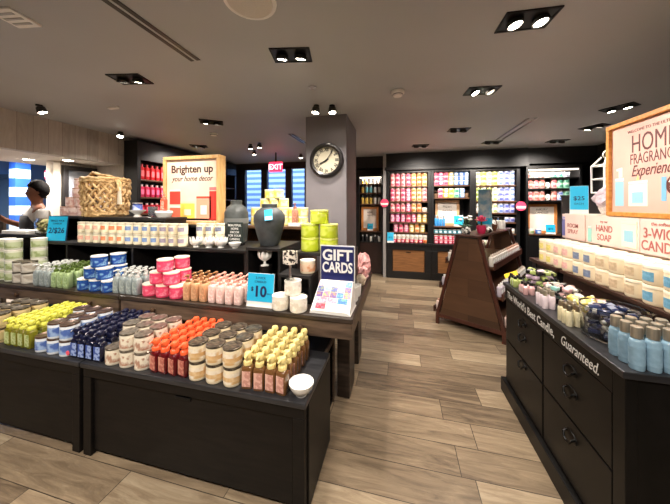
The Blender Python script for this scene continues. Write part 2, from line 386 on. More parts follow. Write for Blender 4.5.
MB().box(-.13,.13,-.02,.02,-.1,.1).build('casing',EXM,t,bevel=.004); text('lettering','EXIT',.14,(0,-.0215,-.05),FX,UP,mat('exit_letter',(255,200,205),.4,emit=2.2),t,'CENTER',bold=.01)
MB().box(-.012,.012,-.012,.012,.1,.42).build('stem',BLKMET,t)
for i,(x,y,l) in enumerate(((-4.97,2.6,'recessed downlight in soffit beyond left opening, left one'),(-4.52,2.78,'recessed downlight in soffit beyond left opening, right one'))):
    t=thing('downlight',l,'ceiling light',(x,y,2.12)); MB().loft([(0,.075),(-.006,.072),(-.006,.058)],20,ct=False).build('trim_ring',WHITE,t,True); MB().loft([(-.002,.057),(-.004,.057)],20).build('lamp_lens',LENS,t,True)
    spot((x,y,2.09),40,(x,y,0))
for i,(x,y,l) in enumerate(((-5.9,1.9,'black track spotlight pair on blue ceiling'),(-6.6,3.2,'second black track spotlight on the blue ceiling'),(-7.2,2.2,'farthest black track spotlight on the blue ceiling'))):
    t=thing('track_spotlight',l,'ceiling light',(x,y,2.62)); MB().box(-.25,.25,-.02,.02,-.02,0).build('track',BLKMET,t)
    for s in (-.12,.1):
        h=MB().loft([(0,.03),(-.1,.045),(-.1,.038),(-.09,.036)],12).build('lamp_head',WHITE,t,True,loc=(s,0,-.035)); h.rotation_euler=(.4,.3,0)
        MB().loft([(-.098,.036),(-.094,.036)],12).build('lamp_lens',LENS,h,True)
    spot((x,y,2.45),130,(x-.3,y+.3,0),160)
spot((-7.4,3.6,2.5),160,(-7.4,4.2,0),170,(.8,.9,1))

# ------------------------------------------------------------------ left display furniture
PT=.555    # lower platform top
def platform(x0,x1,label,D=.46):
    t=thing('display_platform',label,'display platform',((x0+x1)/2,1.2,0),0,'low black display platforms')
    w=(x1-x0)/2-.003
    MB().box(-w,w,0,D,PT-.03,PT).build('top',BLACKT,t,bevel=.006)
    f=MB().box(-w+.01,w-.01,.012,.05,PT-.085,PT-.03)
    f.box(-w+.01,-w+.07,.012,.05,.0,PT-.085).box(w-.07,w-.01,.012,.05,.0,PT-.085)
    f.build('front_frame',BLACKW,t,bevel=.003)
    MB().box(-w+.075,w-.075,.028,.05,.03,PT-.09).build('drop_panel',BLACKW,t,bevel=.003)
    for s in (-1,1):
        MB().box(s*(w-.012)-.012,s*(w-.012)+.012,.05,D,0,PT-.03).build('side_panel',BLACKW,t,bevel=.003)
    MB().box(-.05,.05,.02,.029,PT-.115,PT-.1).build('latch',BLKMET,t,bevel=.002)
    return t
platform(-4.0,-1.866,'left black display platform under the yellow and blue bottles')
platform(-1.862,-.43,'right black display platform with bowl on its corner')
# storage crate under the table overhang
t=thing('storage_crate','dark wooden open-ended crate behind the right platform, under the table','crate',(-.75,1.69,0))
MB().box(-.4,.25,0,.33,.0,.02).box(-.4,.25,0,.33,.48,.50).box(-.4,.25,.0,.02,.02,.48).box(-.4,.25,.31,.33,.02,.48).box(-.4,-.38,.02,.31,.02,.48).build('shell',BLACKW,t,bevel=.003)
MB().box(.25,.262,0,.04,0,.5).box(.25,.262,.29,.33,0,.5).box(.25,.262,.04,.29,.46,.5).build('end_frame',APRON,t,bevel=.002)
TT=.806
def table(x0,x1,label,knobs,end):
    t=thing('display_table',label,'display table',((x0+x1)/2,1.6,0),0,'long wooden display tables')
    c=(x0+x1)/2; w=(x1-x0)/2-.002
    MB().box(-w,w,0,1.15,TT-.03,TT).build('tabletop',DKWOOD,t,bevel=.005)
    MB().box(-w+.008,w-.008,.012,.035,TT-.135,TT-.03).build('apron',APRON,t,bevel=.003)
    MB().box(w-.034,w-.01,.035,1.14,TT-.135,TT-.03).build('apron',APRON,t,bevel=.003)
    MB().box(-w+.01,-w+.034,.035,1.14,TT-.135,TT-.03).build('apron',APRON,t,bevel=.003)
    for k in knobs:
        MB().loft([(0,.009),(.012,.009),(.016,.017),(.026,.017),(.03,.01)],12).xf(None).build('knob',mat('aged_knob',(86,64,48),.35,.4),t,True,loc=(k-c,.012,TT-.08)).rotation_euler=(PI/2,0,0)
    for (a,b,y0,y1) in ((w-.2,w-.1,.44,.67),(-w+.1,-w+.2,.44,.67),(w-.2,w-.1,.9,1.1),(-w+.1,-w+.2,.9,1.1)):
        MB().box(a,b,y0,y1,0,TT-.03).build('leg',DKWOOD,t,bevel=.006)
    return t
table(-4.0,-2.09,'left dark wooden display table carrying the blue candle pyramid',(-2.37,-3.2),False)
table(-2.086,-.275,'right dark wooden display table carrying the gift card stand',(-1.76,-.61),True)

T1=1.145   # first tier
def cubby(name,x0,x1,y0,y1,z0,z1,label,divs=(),m=BLACKW,group=None,back=True,ov=.0,parts=('top_board','carcass')):
    t=thing(name,label,'shelf riser',((x0+x1)/2,y0,z0),0,group); c=(x0+x1)/2; D=y1-y0; h=z1-z0
    MB().box(x0-c-ov,x1-c+ov,-ov,D,h-.025,h).build(parts[0],m,t,bevel=.003)
    s=MB(); 
    for x in (x0-c,x1-c-.02): s.box(x,x+.02,.004,D,0,h-.025)
    if back: s.box(x0-c+.02,x1-c-.02,D-.02,D,0,h-.025)
    s.box(x0-c+.02,x1-c-.02,.004,D-.02,0,.012)
    s.build(parts[1],m,t,bevel=.002)
    for d in divs: MB().box(d-c-.01,d-c+.01,.01,D-.02,.012,h-.025).build('divider',m,t)
    return t
TIERM=mat('near_black_wood',(17,15,15),.45,c2=(28,25,24),scale=6,stretch=(1,8,8))
cubby('shelf_riser',-3.42,-1.16,1.86,2.36,TT,T1,'long black shelf riser under the small candle rows',(-3.06,-2.28),TIERM)
cubby('shelf_riser',-4.0,-3.43,1.86,2.6,TT,1.20,'narrow black shelf riser at far left holding a white bowl inside',(-3.65,),TIERM)
cubby('shelf_riser',-1.145,-.86,1.83,2.25,TT,1.175,'black cubby box under the smaller grey vase, tulip holder inside',(),TIERM)
cubby('shelf_riser',-.845,-.6,1.77,1.95,TT,1.005,'low black step riser behind the white candles',(),TIERM)
cubby('shelf_riser',-.80,-.36,1.96,2.35,TT,1.13,'black riser box under the lime candle stack',(),TIERM,back=False)
BRN=mat('brown_crate_wood',(84,58,38),.5,c2=(110,78,52),scale=5,stretch=(1,7,7))
cubby('wooden_crate',-1.56,-.86,2.42,2.74,TT,1.285,'brown wooden crate riser under yellow candles and hand soap bottle',(),BRN)
# second tier: basket board and sign riser, standing on the long riser
cubby('shelf_riser',-3.02,-2.02,1.955,2.20,T1,1.38,'black upper riser under the woven basket',(),TIERM,ov=.01)
cubby('shelf_riser',-2.42,-1.66,2.225,2.5,T1,1.30,'low black riser under the brighten up sign',(),TIERM)

# ------------------------------------------------------------------ product prototypes
def foam_bottle(body,pump,label,blank=False,bh=.118,w=.029,d=.024,tall=True,two=None):
    t=thing('soap_bottle',None,'bottle')
    MB().loft([(0,w*.9,d*.9,5),(.004,w,d,5),(bh*.86,w,d,5),(bh*.95,w*.86,d*.86,4),(bh,w*.55,d*.6,3)],20).build('bottle_body',body,t,True)
    MB().box(-w*.74,w*.74,-d-.0012,-d+.002,bh*.12,bh*.78).build('front_label',label,t)
    if tall:   # foaming pump: wide collar and domed head
        MB().loft([(bh,.022),(bh+.016,.0228),(bh+.02,.02),(bh+.024,.015),(bh+.034,.014),(bh+.036,.02),(bh+.05,.0215),(bh+.06,.016),(bh+.063,.0)],14).build('pump',pump,t,True)
        MB().tube([(0,-.01,bh+.052),(0,-.030,bh+.053),(0,-.038,bh+.047)],[.0075,.0062,.0045],8).build('nozzle',pump,t,True)
    else:      # lotion style pump: collar, neck, flat head with spout
        MB().loft([(bh,.0165),(bh+.016,.0165),(bh+.02,.013),(bh+.024,.006),(bh+.04,.006),(bh+.041,.013),(bh+.05,.0135),(bh+.054,.010)],14).build('pump',pump,t,True)
        MB().tube([(0,-.006,bh+.047),(0,-.028,bh+.0475),(0,-.036,bh+.043)],[.0065,.0055,.004],8).build('nozzle',pump,t,True)
    return t
def candle(jar,band,lid,r=.05,h=.092,lidm=True,band2=None,name='three_wick_candle',dark=False):
    t=thing(name,None,'candle')
    MB().loft([(0,r*.93),(.004,r*.99),(.01,r),(h*.86,r),(h*.9,r*.97)],28).build('jar',jar,t,True)
    MB().loft([(h*.16,r+.0008),(h*.72,r+.0008)],28,cb=False,ct=False).build('label_band',band,t,True)
    if band2: MB().loft([(h*.3,r+.0014),(h*.52,r+.0014)],28,cb=False,ct=False).build('label_stripe',band2,t,True)
    MB().loft([(h*.88,r*.985),(h*.9,r*1.02),(h*.985,r*1.02),(h,r*.98),(h,r*.9),(h*.985,r*.86),(h*.985,0)],28).build('lid',lid,t,True)
    return t
def pattern(name,c,c2,scale=45,lo=.45,hi=.55,rough=.4): return mat(name,c,rough,c2=c2,scale=scale,lo=lo,hi=hi,detail=2)

def grid(proto,x0,y0,z,nx,ny,px,py,desc,group,where,jit=.003,ang=.06):
    for j in range(ny):
        for i in range(nx):
            lab=f"{desc}, {where}, {ROW[j]} row, {ORD[i]} from left"
            place(proto,(x0+px*i+random.uniform(-jit,jit)*.5,y0+py*j+random.uniform(-jit,jit)*.5,z),random.uniform(-ang,ang),lab,group)

# lower platform blocks ---------------------------------------------------
LZ=PT+.001
P_yel=foam_bottle(mat('olive_liquid',(112,108,20),.15,coat=.5),mat('lime_yellow_pump',(206,204,78),.35),pattern('pale_green_label',(196,204,150),(150,166,92),60))
grid(P_yel,-2.56,1.255,LZ,4,6,.064,.061,'yellow-capped olive soap bottle','yellow-capped soap bottles','lower platform')
P_nav=foam_bottle(mat('navy_liquid',(10,14,40),.15,coat=.5),mat('navy_pump',(13,17,46),.3),pattern('night_blue_label',(54,78,150),(150,170,214),50))
grid(P_nav,-1.955,1.25,LZ,4,6,.064,.061,'navy soap bottle','navy soap bottles','lower platform')
P_org=foam_bottle(mat('wine_red_liquid',(92,18,22),.14,coat=.5),mat('orange_pump',(236,96,52),.35),pattern('dusty_pink_label',(206,142,122),(176,96,84),50))
grid(P_org,-1.35,1.25,LZ,4,6,.063,.061,'orange-pumped dark red soap bottle','orange-pumped soap bottles','lower platform',.005,.25)
P_chp=foam_bottle(mat('amber_clear_liquid',(112,76,44),.12,coat=.5),mat('pale_gold_pump',(224,204,134),.35),pattern('blush_label',(222,176,160),(196,140,126),50))
grid(P_chp,-.765,1.25,LZ,4,6,.064,.061,'pale-gold-pumped blush soap bottle','pale-gold-pumped soap bottles','lower platform',.005,.2)

def candle_block(proto,x0,y0,z,nx,ny,px,py,h,desc,group,where,layers=2,skip=()):
    for j in range(ny):
        for k in range(layers):
            for i in range(nx):
                if (i,j,k) in skip or (j==3 and k==1): continue
                lv=('bottom' if k==0 else 'upper') if layers==2 else ('bottom','middle','top')[k]
                place(proto,(x0+px*i+(.0 if k==0 else random.uniform(-.006,.006)),y0+py*j,z+h*k),random.uniform(-.5,.5),f"{desc}, {where}, {ROW[j]} row, {lv} layer, {ORD[i]} from left",group)
DKLID=mat('dark_patterned_lid',(52,44,38),.35,.5,c2=(128,116,96),scale=60,lo=.4,hi=.7)
C_cream=candle(IVORY,pattern('caramel_cream_label',(234,222,200),(206,166,112),16,.5,.62),DKLID,.049,.098,band2=mat('caramel_stripe',(204,160,104),.4,c2=(226,196,150),scale=30))
candle_block(C_cream,-1.075,1.262,LZ,3,4,.106,.104,.0985,'cream candle with dark lid','cream candles with dark lids','lower platform')
C_flor=candle(mat('frosted_ivory_glass',(220,210,190),.3),pattern('floral_label',(226,216,196),(172,132,110),34,.46,.58),mat('pewter_lid',(96,88,78),.3,.7,c2=(160,150,136),scale=40),.047,.098)
candle_block(C_flor,-1.665,1.26,LZ,3,4,.108,.102,.0985,'ivory floral candle with pewter lid','ivory floral candles','lower platform',skip={(0,0,1)})
C_blue=candle(mat('pale_blue_glass',(214,220,226),.3),pattern('blue_meadow_label',(78,106,172),(150,176,214),30,.44,.6),mat('bronze_lid',(110,84,70),.32,.6,c2=(60,46,40),scale=40),.048,.098)
candle_block(C_blue,-2.25,1.262,LZ,3,4,.106,.104,.0985,'blue banded candle with bronze lid','blue banded candles','lower platform',skip={(0,0,1),(0,1,1)})
C_tan=candle(mat('tan_glass',(206,182,134),.3),pattern('tan_botanical_label',(196,178,124),(128,120,70),30,.46,.6),DKLID,.048,.098)
candle_block(C_tan,-2.90,1.262,LZ,3,4,.106,.104,.0985,'tan botanical candle with dark lid','tan botanical candles','lower platform')
C_teal=candle(mat('teal_glass',(60,176,150),.3),pattern('teal_label',(70,196,166),(40,150,128),30),mat('teal_lid',(66,196,164),.35),.048,.098)
for i in range(4): place(C_teal,(-3.12+.108*i,1.72,LZ),0,f'teal candle behind the tan candles, {ORD[i]} from left','teal candles')
# white ceramic bowl on the corner
def bowl_mesh(name,m,r,h,parent=None,loc=(0,0,0),ribs=0,foot=.45):
    mb=MB().loft([(0,r*foot),(.004,r*foot),(.008,r*(foot-.03)),(h*.3,r*.68),(h*.7,r*.92),(h,r),(h,r*.94),(h*.7,r*.86),(h*.35,r*.6),(h*.15,r*.3),(h*.13,0)],32)
    return mb.build(name,m,parent,True,loc=loc)
tag(bowl_mesh('ceramic_bowl',WHITEC,.062,.062,loc=(-.478,1.262,PT)),'white ceramic bowl on the right corner of lower platform','bowl')
# small pink heart sticker tag on first navy bottle
tag(MB().loft([(0,.014),(.002,.014)],16).build('price_sticker',mat('pink_sticker',(238,90,110),.4),None,loc=(-1.99,1.222,PT+.03)),'pink round sticker on the front navy soap bottle','sticker').rotation_euler=(PI/2,0,0)

# table top products -------------------------------------------------------
UZ=TT+.001
def soap(body,pump,label): return foam_bottle(body,pump,label,bh=.128,w=.0285,d=.0235,tall=False)
S_grey=soap(mat('grey_green_soap',(150,160,160),.3,coat=.2),mat('silver_grey_pump',(196,198,194),.3),pattern('grey_label',(166,176,174),(142,152,152),50))
grid(S_grey,-3.03,1.65,UZ,3,4,.068,.066,'grey soap bottle','left grey soap bottles','left block on table')
S_grn=soap(mat('green_soap',(160,182,130),.3,coat=.2),mat('olive_pump',(84,104,44),.3),pattern('green_label',(176,198,150),(146,172,120),50))
grid(S_grn,-2.82,1.65,UZ,3,4,.068,.066,'green soap bottle','green soap bottles','on table')
grid(S_grey,-2.165,1.66,UZ,4,3,.064,.066,'grey soap bottle','right grey soap bottles','between blue and pink candles')
S_tan=soap(mat('tan_soap',(206,158,116),.3,coat=.2),mat('bronze_pump',(164,118,78),.3,.3),pattern('tan_label',(214,166,126),(194,144,106),50))
grid(S_tan,-1.505,1.655,UZ,3,3,.068,.066,'tan soap bottle','tan soap bottles','on table')
S_pnk=soap(mat('pink_white_soap',(232,200,190),.3,coat=.2),mat('blush_pump',(232,168,152),.3),pattern('rosy_white_label',(240,222,214),(226,196,188),50))
grid(S_pnk,-1.295,1.655,UZ,4,3,.069,.066,'blush white soap bottle','blush white soap bottles','on table')
C_bp=candle(mat('bright_blue_glass',(34,78,150),.25,coat=.2),pattern('blue_print_label',(30,72,152),(128,172,212),34,.5,.64),WHITE,.055,.092)
C_pp=candle(mat('hot_pink_glass',(222,72,106),.25,coat=.2),pattern('pink_print_label',(226,74,108),(244,140,160),34,.5,.66),mat('cream_lid',(244,226,206),.35),.055,.092)
def pyramid(p,x0,y0,z,px,h,desc,group):
    for j in range(2):
        yy=y0+.118*j
        for i in range(3): place(p,(x0+px*i,yy,z),random.uniform(-.6,.6),f"{desc} in pyramid base, {ROW[j]} row, {ORD[i]} from left",group)
        for i in range(2): place(p,(x0+px*(i+.45),yy+.01,z+h),random.uniform(-.6,.6),f"{desc} in pyramid middle layer, {ROW[j]} row, {ORD[i]} from left",group)
        place(p,(x0+px*(.9 if j==0 else 1.25),yy+.02,z+2*h),random.uniform(-.6,.6),f"{desc} on top of its pyramid, {ROW[j]} row",group)
pyramid(C_bp,-2.515,1.67,UZ,.127,.0925,'blue candle','blue candle pyramid')
pyramid(C_pp,-1.865,1.68,UZ,.124,.0925,'pink candle','pink candle pyramid')
# pale green candle stacks at the far left, white label candles beside
C_pg=candle(mat('sage_white_glass',(214,216,196),.3),pattern('sage_leaf_label',(196,206,164),(150,166,110),26,.46,.6),mat('off_white_lid',(238,234,222),.35),.056,.094)
for i,(x,y,n) in enumerate(((-3.44,1.70,4),(-3.57,1.72,4),(-3.33,1.82,4),(-3.70,1.74,3))):
    for k in range(n): place(C_pg,(x,y,UZ+.0945*k),random.uniform(-.5,.5),f"sage green candle, {['bottom','second','third','top'][k]} of the {['stack at table edge','second stack from left','stack behind the front ones','leftmost stack'][i]}",'sage green candle stacks')
C_gw=candle(mat('grey_white_glass',(196,190,178),.3),pattern('grey_wood_label',(170,160,146),(206,198,186),26,.46,.6),DKLID,.052,.094)
for i,x in enumerate((-3.315,-3.205)):
    for k in range(2): place(C_gw,(x,1.685,UZ+.0945*k),0,f"grey-brown candle, {['lower','upper'][k]} of {['left','right'][i]} stack beside grey soap bottles",'grey-brown candles')
# white candles by the price sign
C_wh=candle(mat('milk_white_glass',(238,232,220),.25,coat=.2),pattern('off_white_label',(244,238,226),(226,216,200),30),mat('white_lid',(240,236,226),.35),.056,.093)
for (x,y,z,l) in ((-.775,1.66,UZ,'white candle left of the pair before the gift card stand'),(-.645,1.652,UZ,'white candle right of the pair before the gift card stand'),(-.70,1.69,UZ+.0935,'white candle on top of the white pair')): place(C_wh,(x,y,z),0,l,'white candles')
# single candle with gold-cream label on step riser
C_or=candle(mat('cream_gold_glass',(232,214,186),.25),pattern('apricot_label',(236,206,176),(222,158,116),18,.5,.6),mat('white_lid',(240,236,226),.35),.055,.092)
place(C_or,(-.655,1.86,1.006),.3,'cream and apricot candle on the black step riser')
# lime candle stack on riser
C_li=candle(mat('lime_glass',(190,204,48),.28,coat=.2),pattern('lime_label',(206,216,92),(186,200,40),12,.5,.6),mat('pale_lime_lid',(222,226,120),.35),.072,.108)
for (x,y,z,l) in ((-.70,2.05,1.131,'lime candle, bottom left of lime stack'),(-.545,2.05,1.131,'lime candle, bottom right of lime stack'),(-.70,2.05,1.2395,'lime candle, middle left of lime stack'),(-.545,2.05,1.2395,'lime candle, middle right of lime stack'),(-.625,2.06,1.348,'lime candle on top of lime stack')): place(C_li,(x,y,z),random.uniform(-.4,.4),l,'lime candle stack')
# small single wick candles in two layers on tier one
W1=mat('white_label_glass',(236,226,198),.3)
sw={}
cols=[('peach',(226,170,146))]*3+[('orange',(230,130,84))]*3+[('blue',(112,140,186))]*4+[('mauve',(146,136,152))]*3+[('slate',(112,116,140))]*3
def small_candle(nm,c):
    t=thing('single_wick_candle',None,'candle')
    MB().loft([(0,.034),(.006,.039),(.07,.039),(.076,.036)],22).build('jar',W1,t,True)
    a=MB(); n=9
    vs=[];fs=[]
    for i in range(n):
        th=-PI/2-.85+1.7*i/(n-1)
        for z in (.03,.066): vs.append((.0398*math.cos(th),.0398*math.sin(th),z))
    for i in range(n-1): fs.append((2*i,2*i+2,2*i+3,2*i+1))
    a.add(vs,fs); a.build('square_label',mat('label_'+nm,c,.45,c2=tuple(min(255,x+26) for x in c),scale=60),t)
    MB().loft([(.076,.037),(.078,.0395),(.094,.0395),(.096,.037)],22).build('lid',mat('pale_glass_lid',(222,214,192),.25,.1),t,True)
    return t
x=-2.905
for i,(nm,c) in enumerate(cols):
    if nm not in sw: sw[nm]=small_candle(nm,c)
    for k in range(2):
        place(sw[nm],(x+.0935*i,1.905 if i<13 else 2.01,T1+.001+.0965*k),random.uniform(-.15,.15),f"{nm}-labelled single wick candle, {['lower','upper'][k]} row on long riser, {ORD[i]} from left",'single wick candle rows')

# ------------------------------------------------------------------ tulip holders and bowls
def tulip(loc,label,s=1.0,stem=False):
    t=thing('tulip_candle_holder',label,'candle holder',loc,0,'white tulip candle holders')
    b=0
    if stem:
        MB().loft([(0,.035*s),(.006,.034*s),(.012,.012*s),(.035*s,.01*s),(.045*s,.018*s)],18).build('foot',WHITEC,t,True); b=.043*s
    else: MB().loft([(0,.028*s),(.008,.024*s),(.012,.026*s)],18).build('foot',WHITEC,t,True); b=.011
    MB().loft([(b,.022*s),(b+.02*s,.04*s),(b+.05*s,.045*s),(b+.05*s,.041*s),(b+.022*s,.036*s),(b+.008,.01*s)],20).build('cup',WHITEC,t,True)
    for k in range(9):
        th=2*PI*k/9; m=MB(); vs=[];fs=[]
        for (z,r,w) in ((.004,.024,.006),(.025,.048,.015),(.05,.054,.016),(.07,.052,.011),(.082,.055,.002)):
            for sgn in (-1,1): vs.append((r*s*math.cos(th)-sgn*w*s*math.sin(th),r*s*math.sin(th)+sgn*w*s*math.cos(th),b+z*s))
            vs.append(((r+.006)*s*math.cos(th),(r+.006)*s*math.sin(th),b+z*s))
        for q in range(4):
            a=q*3; fs+=[(a,a+2,a+5,a+3),(a+2,a+1,a+4,a+5),(a+1,a,a+3,a+4)]
        m.add(vs,fs).build('petal',WHITEC,t,True)
    return t
tulip((-1.55,1.875-.045,T1+.0),'white tulip candle holder, leftmost of three before small candles',.62) if False else None
tulip((-1.66,1.915,T1),'white tulip candle holder, leftmost of three on the long riser',.9)
tulip((-1.54,1.92,T1),'white tulip candle holder, middle one of three on the long riser',.9)
tulip((-1.43,1.925,T1),'white tulip candle holder, rightmost of three on the long riser',.9)
tulip((-1.02,1.90,TT+.22),'white stemmed tulip candle holder inside the black cubby',.95,True)
tag(MB().loft([(0,.05),(.22-.013,.05)],20).build('cubby_pedestal',BLACKW,None,True,loc=(-1.02,1.92,TT+.013)),'black round pedestal inside cubby under tulip holder','pedestal')
tulip((-3.54,1.95,TT+.26),'white tulip bowl inside the narrow left riser',.9)
tag(MB().box(-.06,.06,-.06,.06,0,.246).build('cubby_step',BLACKW,None,loc=(-3.54,1.95,TT+.013)),'black step block inside the narrow left riser','step')

# ------------------------------------------------------------------ vases
VASE=mat('grey_stoneware',(52,56,55),.5,c2=(70,74,72),scale=14,bump=.15)
VASE2=mat('slate_stoneware',(58,62,64),.55,c2=(78,82,84),scale=12,bump=.2)
t=thing('grey_jug','grey glazed jug with dark sign leaning on its front','vase',(-1.49,2.23,T1))
MB().loft([(0,.085),(.01,.095),(.2,.108),(.28,.106),(.33,.085),(.355,.052),(.365,.05),(.39,.052),(.395,.046),(.37,.042),(.34,.044)],32).build('body',VASE,t,True)
MB().loft([(.18,.1088),(.23,.1092)],32,cb=False,ct=False).build('glaze_band',mat('grey_glaze_band',(112,114,112),.4),t,True)
t=thing('chalk_sign','small dark green chalk style sign leaning against grey jug','sign',(-1.40,2.07,T1))
MB().box(-.075,.075,0,.012,.02,.2).build('board',mat('dark_green_board',(34,44,42),.5),t,bevel=.002)
for i,s in enumerate(('BEAUTIFUL','HOME','DECOR','FOR YOUR','CANDLE')): text('lettering',s,.026,(0,-.0015,.165-.03*i),FX,UP,WHITEINK,t,'CENTER')
MB().box(-.08,.08,-.01,.03,0,.02).build('stand',BLACKW,t)
tag(bowl_mesh('ceramic_bowl',WHITEC,.05,.045,loc=(-1.31,1.94,T1)),'small white ribbed cup beside the chalk sign','bowl')
t=thing('grey_vase','round-shouldered slate grey vase with blue tag','vase',(-1.02,1.975,1.176))
MB().loft([(0,.07),(.01,.078),(.1,.102),(.19,.124),(.24,.122),(.275,.098),(.292,.07),(.30,.06),(.325,.062),(.33,.056),(.3,.05),(.26,.06)],36).build('body',VASE2,t,True)
tg=MB().box(-.03,.03,-.002,0,-.085,0).slot(1).box(-.026,.026,-.0028,-.002,-.08,-.055).build('price_tag',[SKYBLUE,WHITE],t,loc=(.05,-.118,.285)); tg.rotation_euler=(-.35,-.12,.3)
# patterned goblet on the top white candle
t=thing('pebbled_candle_holder','black and white pebbled goblet candle holder on white candle','candle holder',(-.72,1.69,UZ+.187))
MB().loft([(0,.03),(.005,.03),(.01,.009),(.07,.006),(.1,.009),(.105,.02)],16).build('stem',METAL,t,True)
MB().loft([(.105,.03),(.11,.05),(.19,.05),(.19,.046),(.12,.044),(.118,0)],24).build('cup',mat('pebble_pattern',(40,34,30),.35,c2=(236,228,214),scale=55,lo=.44,hi=.5,detail=1),t,True)

# ------------------------------------------------------------------ woven basket
RAT=mat('seagrass_weave',(206,176,126),.7,c2=(160,124,76),scale=30)
t=thing('woven_basket','large open-weave seagrass basket with a rope handle','basket',(-2.865,2.08,1.381))
R0=.165
b=MB(); NT=19
def br(z): return R0*(1+.12*math.sin(min(1,z/.36)*PI*.55))
for k in range(NT):
    for sg in (1,-1):
        pts=[]
        for q in range(13):
            z=.015+.33*q/12+random.uniform(-.006,.006); th=2*PI*k/NT+sg*q*.105+random.uniform(-.03,.03); r=br(z)+.009*sg*math.cos(q*PI/2)+random.uniform(-.004,.004)
            pts.append((r*math.cos(th),r*math.sin(th),z))
        b.tube(pts,.0118,6)
b.build('lattice',RAT,t,True)
b=MB()
for nm_,z,rr in (('base_hoop',.026,.016),('lower_hoop',.046,.013),('upper_hoop',.343,.015),('rim',.367,.017)):
    b=MB(); n=32; pts=[((br(z)+.003*math.sin(i*3))*math.cos(2*PI*i/n),(br(z)+.003*math.sin(i*3))*math.sin(2*PI*i/n),z+.006*math.sin(i*2.3)) for i in range(n)]
    b.tube(pts,rr,7,True).build(nm_,RAT,t,True)
MB().loft([(.0,R0*.98),(.012,R0*.98)],28).build('base',RAT,t,True)
b=MB()
for o in (-.012,.012):
    b.tube([(-.15,-.04+o,.33),(-.14,-.05+o,.40),(-.07,-.06+o,.435),(.0,-.06+o,.41),(.09,-.05+o,.40),(.17,-.04+o,.375),(.215,-.04+o,.33),(.235,-.04+o,.25)],.012,7)
b.build('handle',RAT,t,True)
b=MB().loft([(0,.03,.01),(.05,.028,.01),(.12,.02,.008),(.17,.008,.006)],10).build('hang_tag',mat('linen_tag',(214,202,180),.7),t,True,loc=(.235,-.05,.12))
# folded white footed dish with a blue candle, and a white dish with coral pump bottle beside the basket
t=thing('footed_dish','white footed dish holding the blue candle beside the basket','dish',(-2.46,2.07,1.381))
MB().loft([(0,.035),(.008,.033),(.02,.02),(.03,.03),(.06,.07),(.066,.072),(.066,.068),(.034,.022),(.033,0)],24).build('dish',WHITEC,t,True)
C_nb=candle(mat('cobalt_glass',(36,56,118),.2,coat=.3),pattern('cobalt_label',(84,110,190),(190,200,230),30),mat('silver_lid',(206,206,204),.3,.8),.04,.085,name='candle_jar')
place(C_nb,(-2.46,2.07,1.381+.052),0,'cobalt blue candle on the white footed dish by basket')
t=thing('tumbler','clear grey tumbler glass beside white oval dish','glass',(-2.30,2.09,1.381))
MB().loft([(0,.034),(.004,.036),(.1,.042),(.1,.039),(.012,.033),(.012,0)],20).build('glass_body',mat('smoky_glass',(176,180,186),.05,trans=.8),t,True)
t=thing('oval_dish','white oval ceramic dish under the coral pump bottle','dish',(-2.15,2.07,1.381))
MB().loft([(0,.06,.045),(.01,.07,.05),(.045,.088,.062),(.06,.08,.056),(.062,.0)],28).build('dish',WHITEC,t,True)
S_cor=soap(mat('coral_soap',(228,96,72),.25,coat=.3),mat('coral_pump',(240,140,112),.3),pattern('coral_label',(240,120,96),(246,180,160),50))
place(S_cor,(-2.15,2.07,1.381+.0625),0,'coral pump soap bottle on the white oval dish',scale=.9)

# ------------------------------------------------------------------ blue price signs
def price_sign(loc,rz,w,h,label,lines,tilt=-.12,frame=True):
    t=thing('price_sign',label,'sign',loc,rz)
    c=Matrix.Rotation(tilt,4,'X')
    m=MB().xf(c)
    if frame: m.box(-w/2-.006,w/2+.006,.002,.012,0,h+.012).build('frame',mat('dark_sign_frame',(30,58,92),.4),t,bevel=.002)
    else: m.box(-w/2-.002,w/2+.002,.002,.006,0,h+.008).build('frame',WHITE,t)
    MB().xf(c).box(-w/2,w/2,-.001,.002,.006+(.03 if not frame else 0),h+.006).build('card',SKYBLUE,t)
    for (s,size,z,bold,al,x) in lines:
        p=c@Vector((x,-.002,z)); yd=c.to_3x3()@Vector((0,0,1))
        text('lettering',s,size,p,FX,yd,NAVYINK,t,al,bold=bold)
    MB().box(-w/2,w/2,-.005,.05,0,.006).build('foot',WHITE if not frame else BLACKP,t)
    return t
price_sign((-.925,1.645,TT),0,.195,.215,'light blue sign reading 10 on the table beside white candles',[('3-WICK',.022,.185,.0,'CENTER',0),('CANDLES',.02,.16,0,'CENTER',0),('$',.038,.105,.02,'RIGHT',-.05),('10',.098,.07,.03,'CENTER',.0),('EACH',.014,.085,0,'LEFT',.052)],frame=False)
price_sign((-3.235,1.885,T1),.15,.20,.235,'light blue sign reading 2 for 26 beside small candles',[('SINGLE WICK',.024,.19,0,'CENTER',0),('CANDLES',.022,.163,0,'CENTER',0),('2/$26',.074,.08,.012,'CENTER',0)])

# ------------------------------------------------------------------ gift card stand
t=thing('gift_card_stand','white slanted gift card stand with navy GIFT CARDS header','display stand',(-.432,1.635,TT),-.03)
MB().prism([(-.135,0),(.135,0),(.115,.02),(-.115,.02)],0,.2).xf(None).build('base',WHITE,t)
m=MB(); N1,N2=(0,0.0,.02),(0,.19,.23)
m.add([(-.13,0,.012),(.13,0,.012),(.118,.17,.165),(-.118,.17,.165),(-.13,.2,.012),(.13,.2,.012),(.118,.2,.165),(-.118,.2,.165)],[(0,1,2,3),(4,7,6,5),(0,3,7,4),(1,5,6,2),(3,2,6,7),(0,4,5,1)])
m.build('slanted_tray',WHITE,t,bevel=.002)
MB().box(-.118,.118,.188,.2,.14,.40).build('header_board',mat('gift_navy',(26,34,92),.4),t,bevel=.001)
MB().box(-.125,.125,.2,.206,.13,.407).build('header_back',WHITE,t)
text('lettering','GIFT',.105,(-.108,.187,.305),FX,UP,WHITEINK,t,bold=.03)
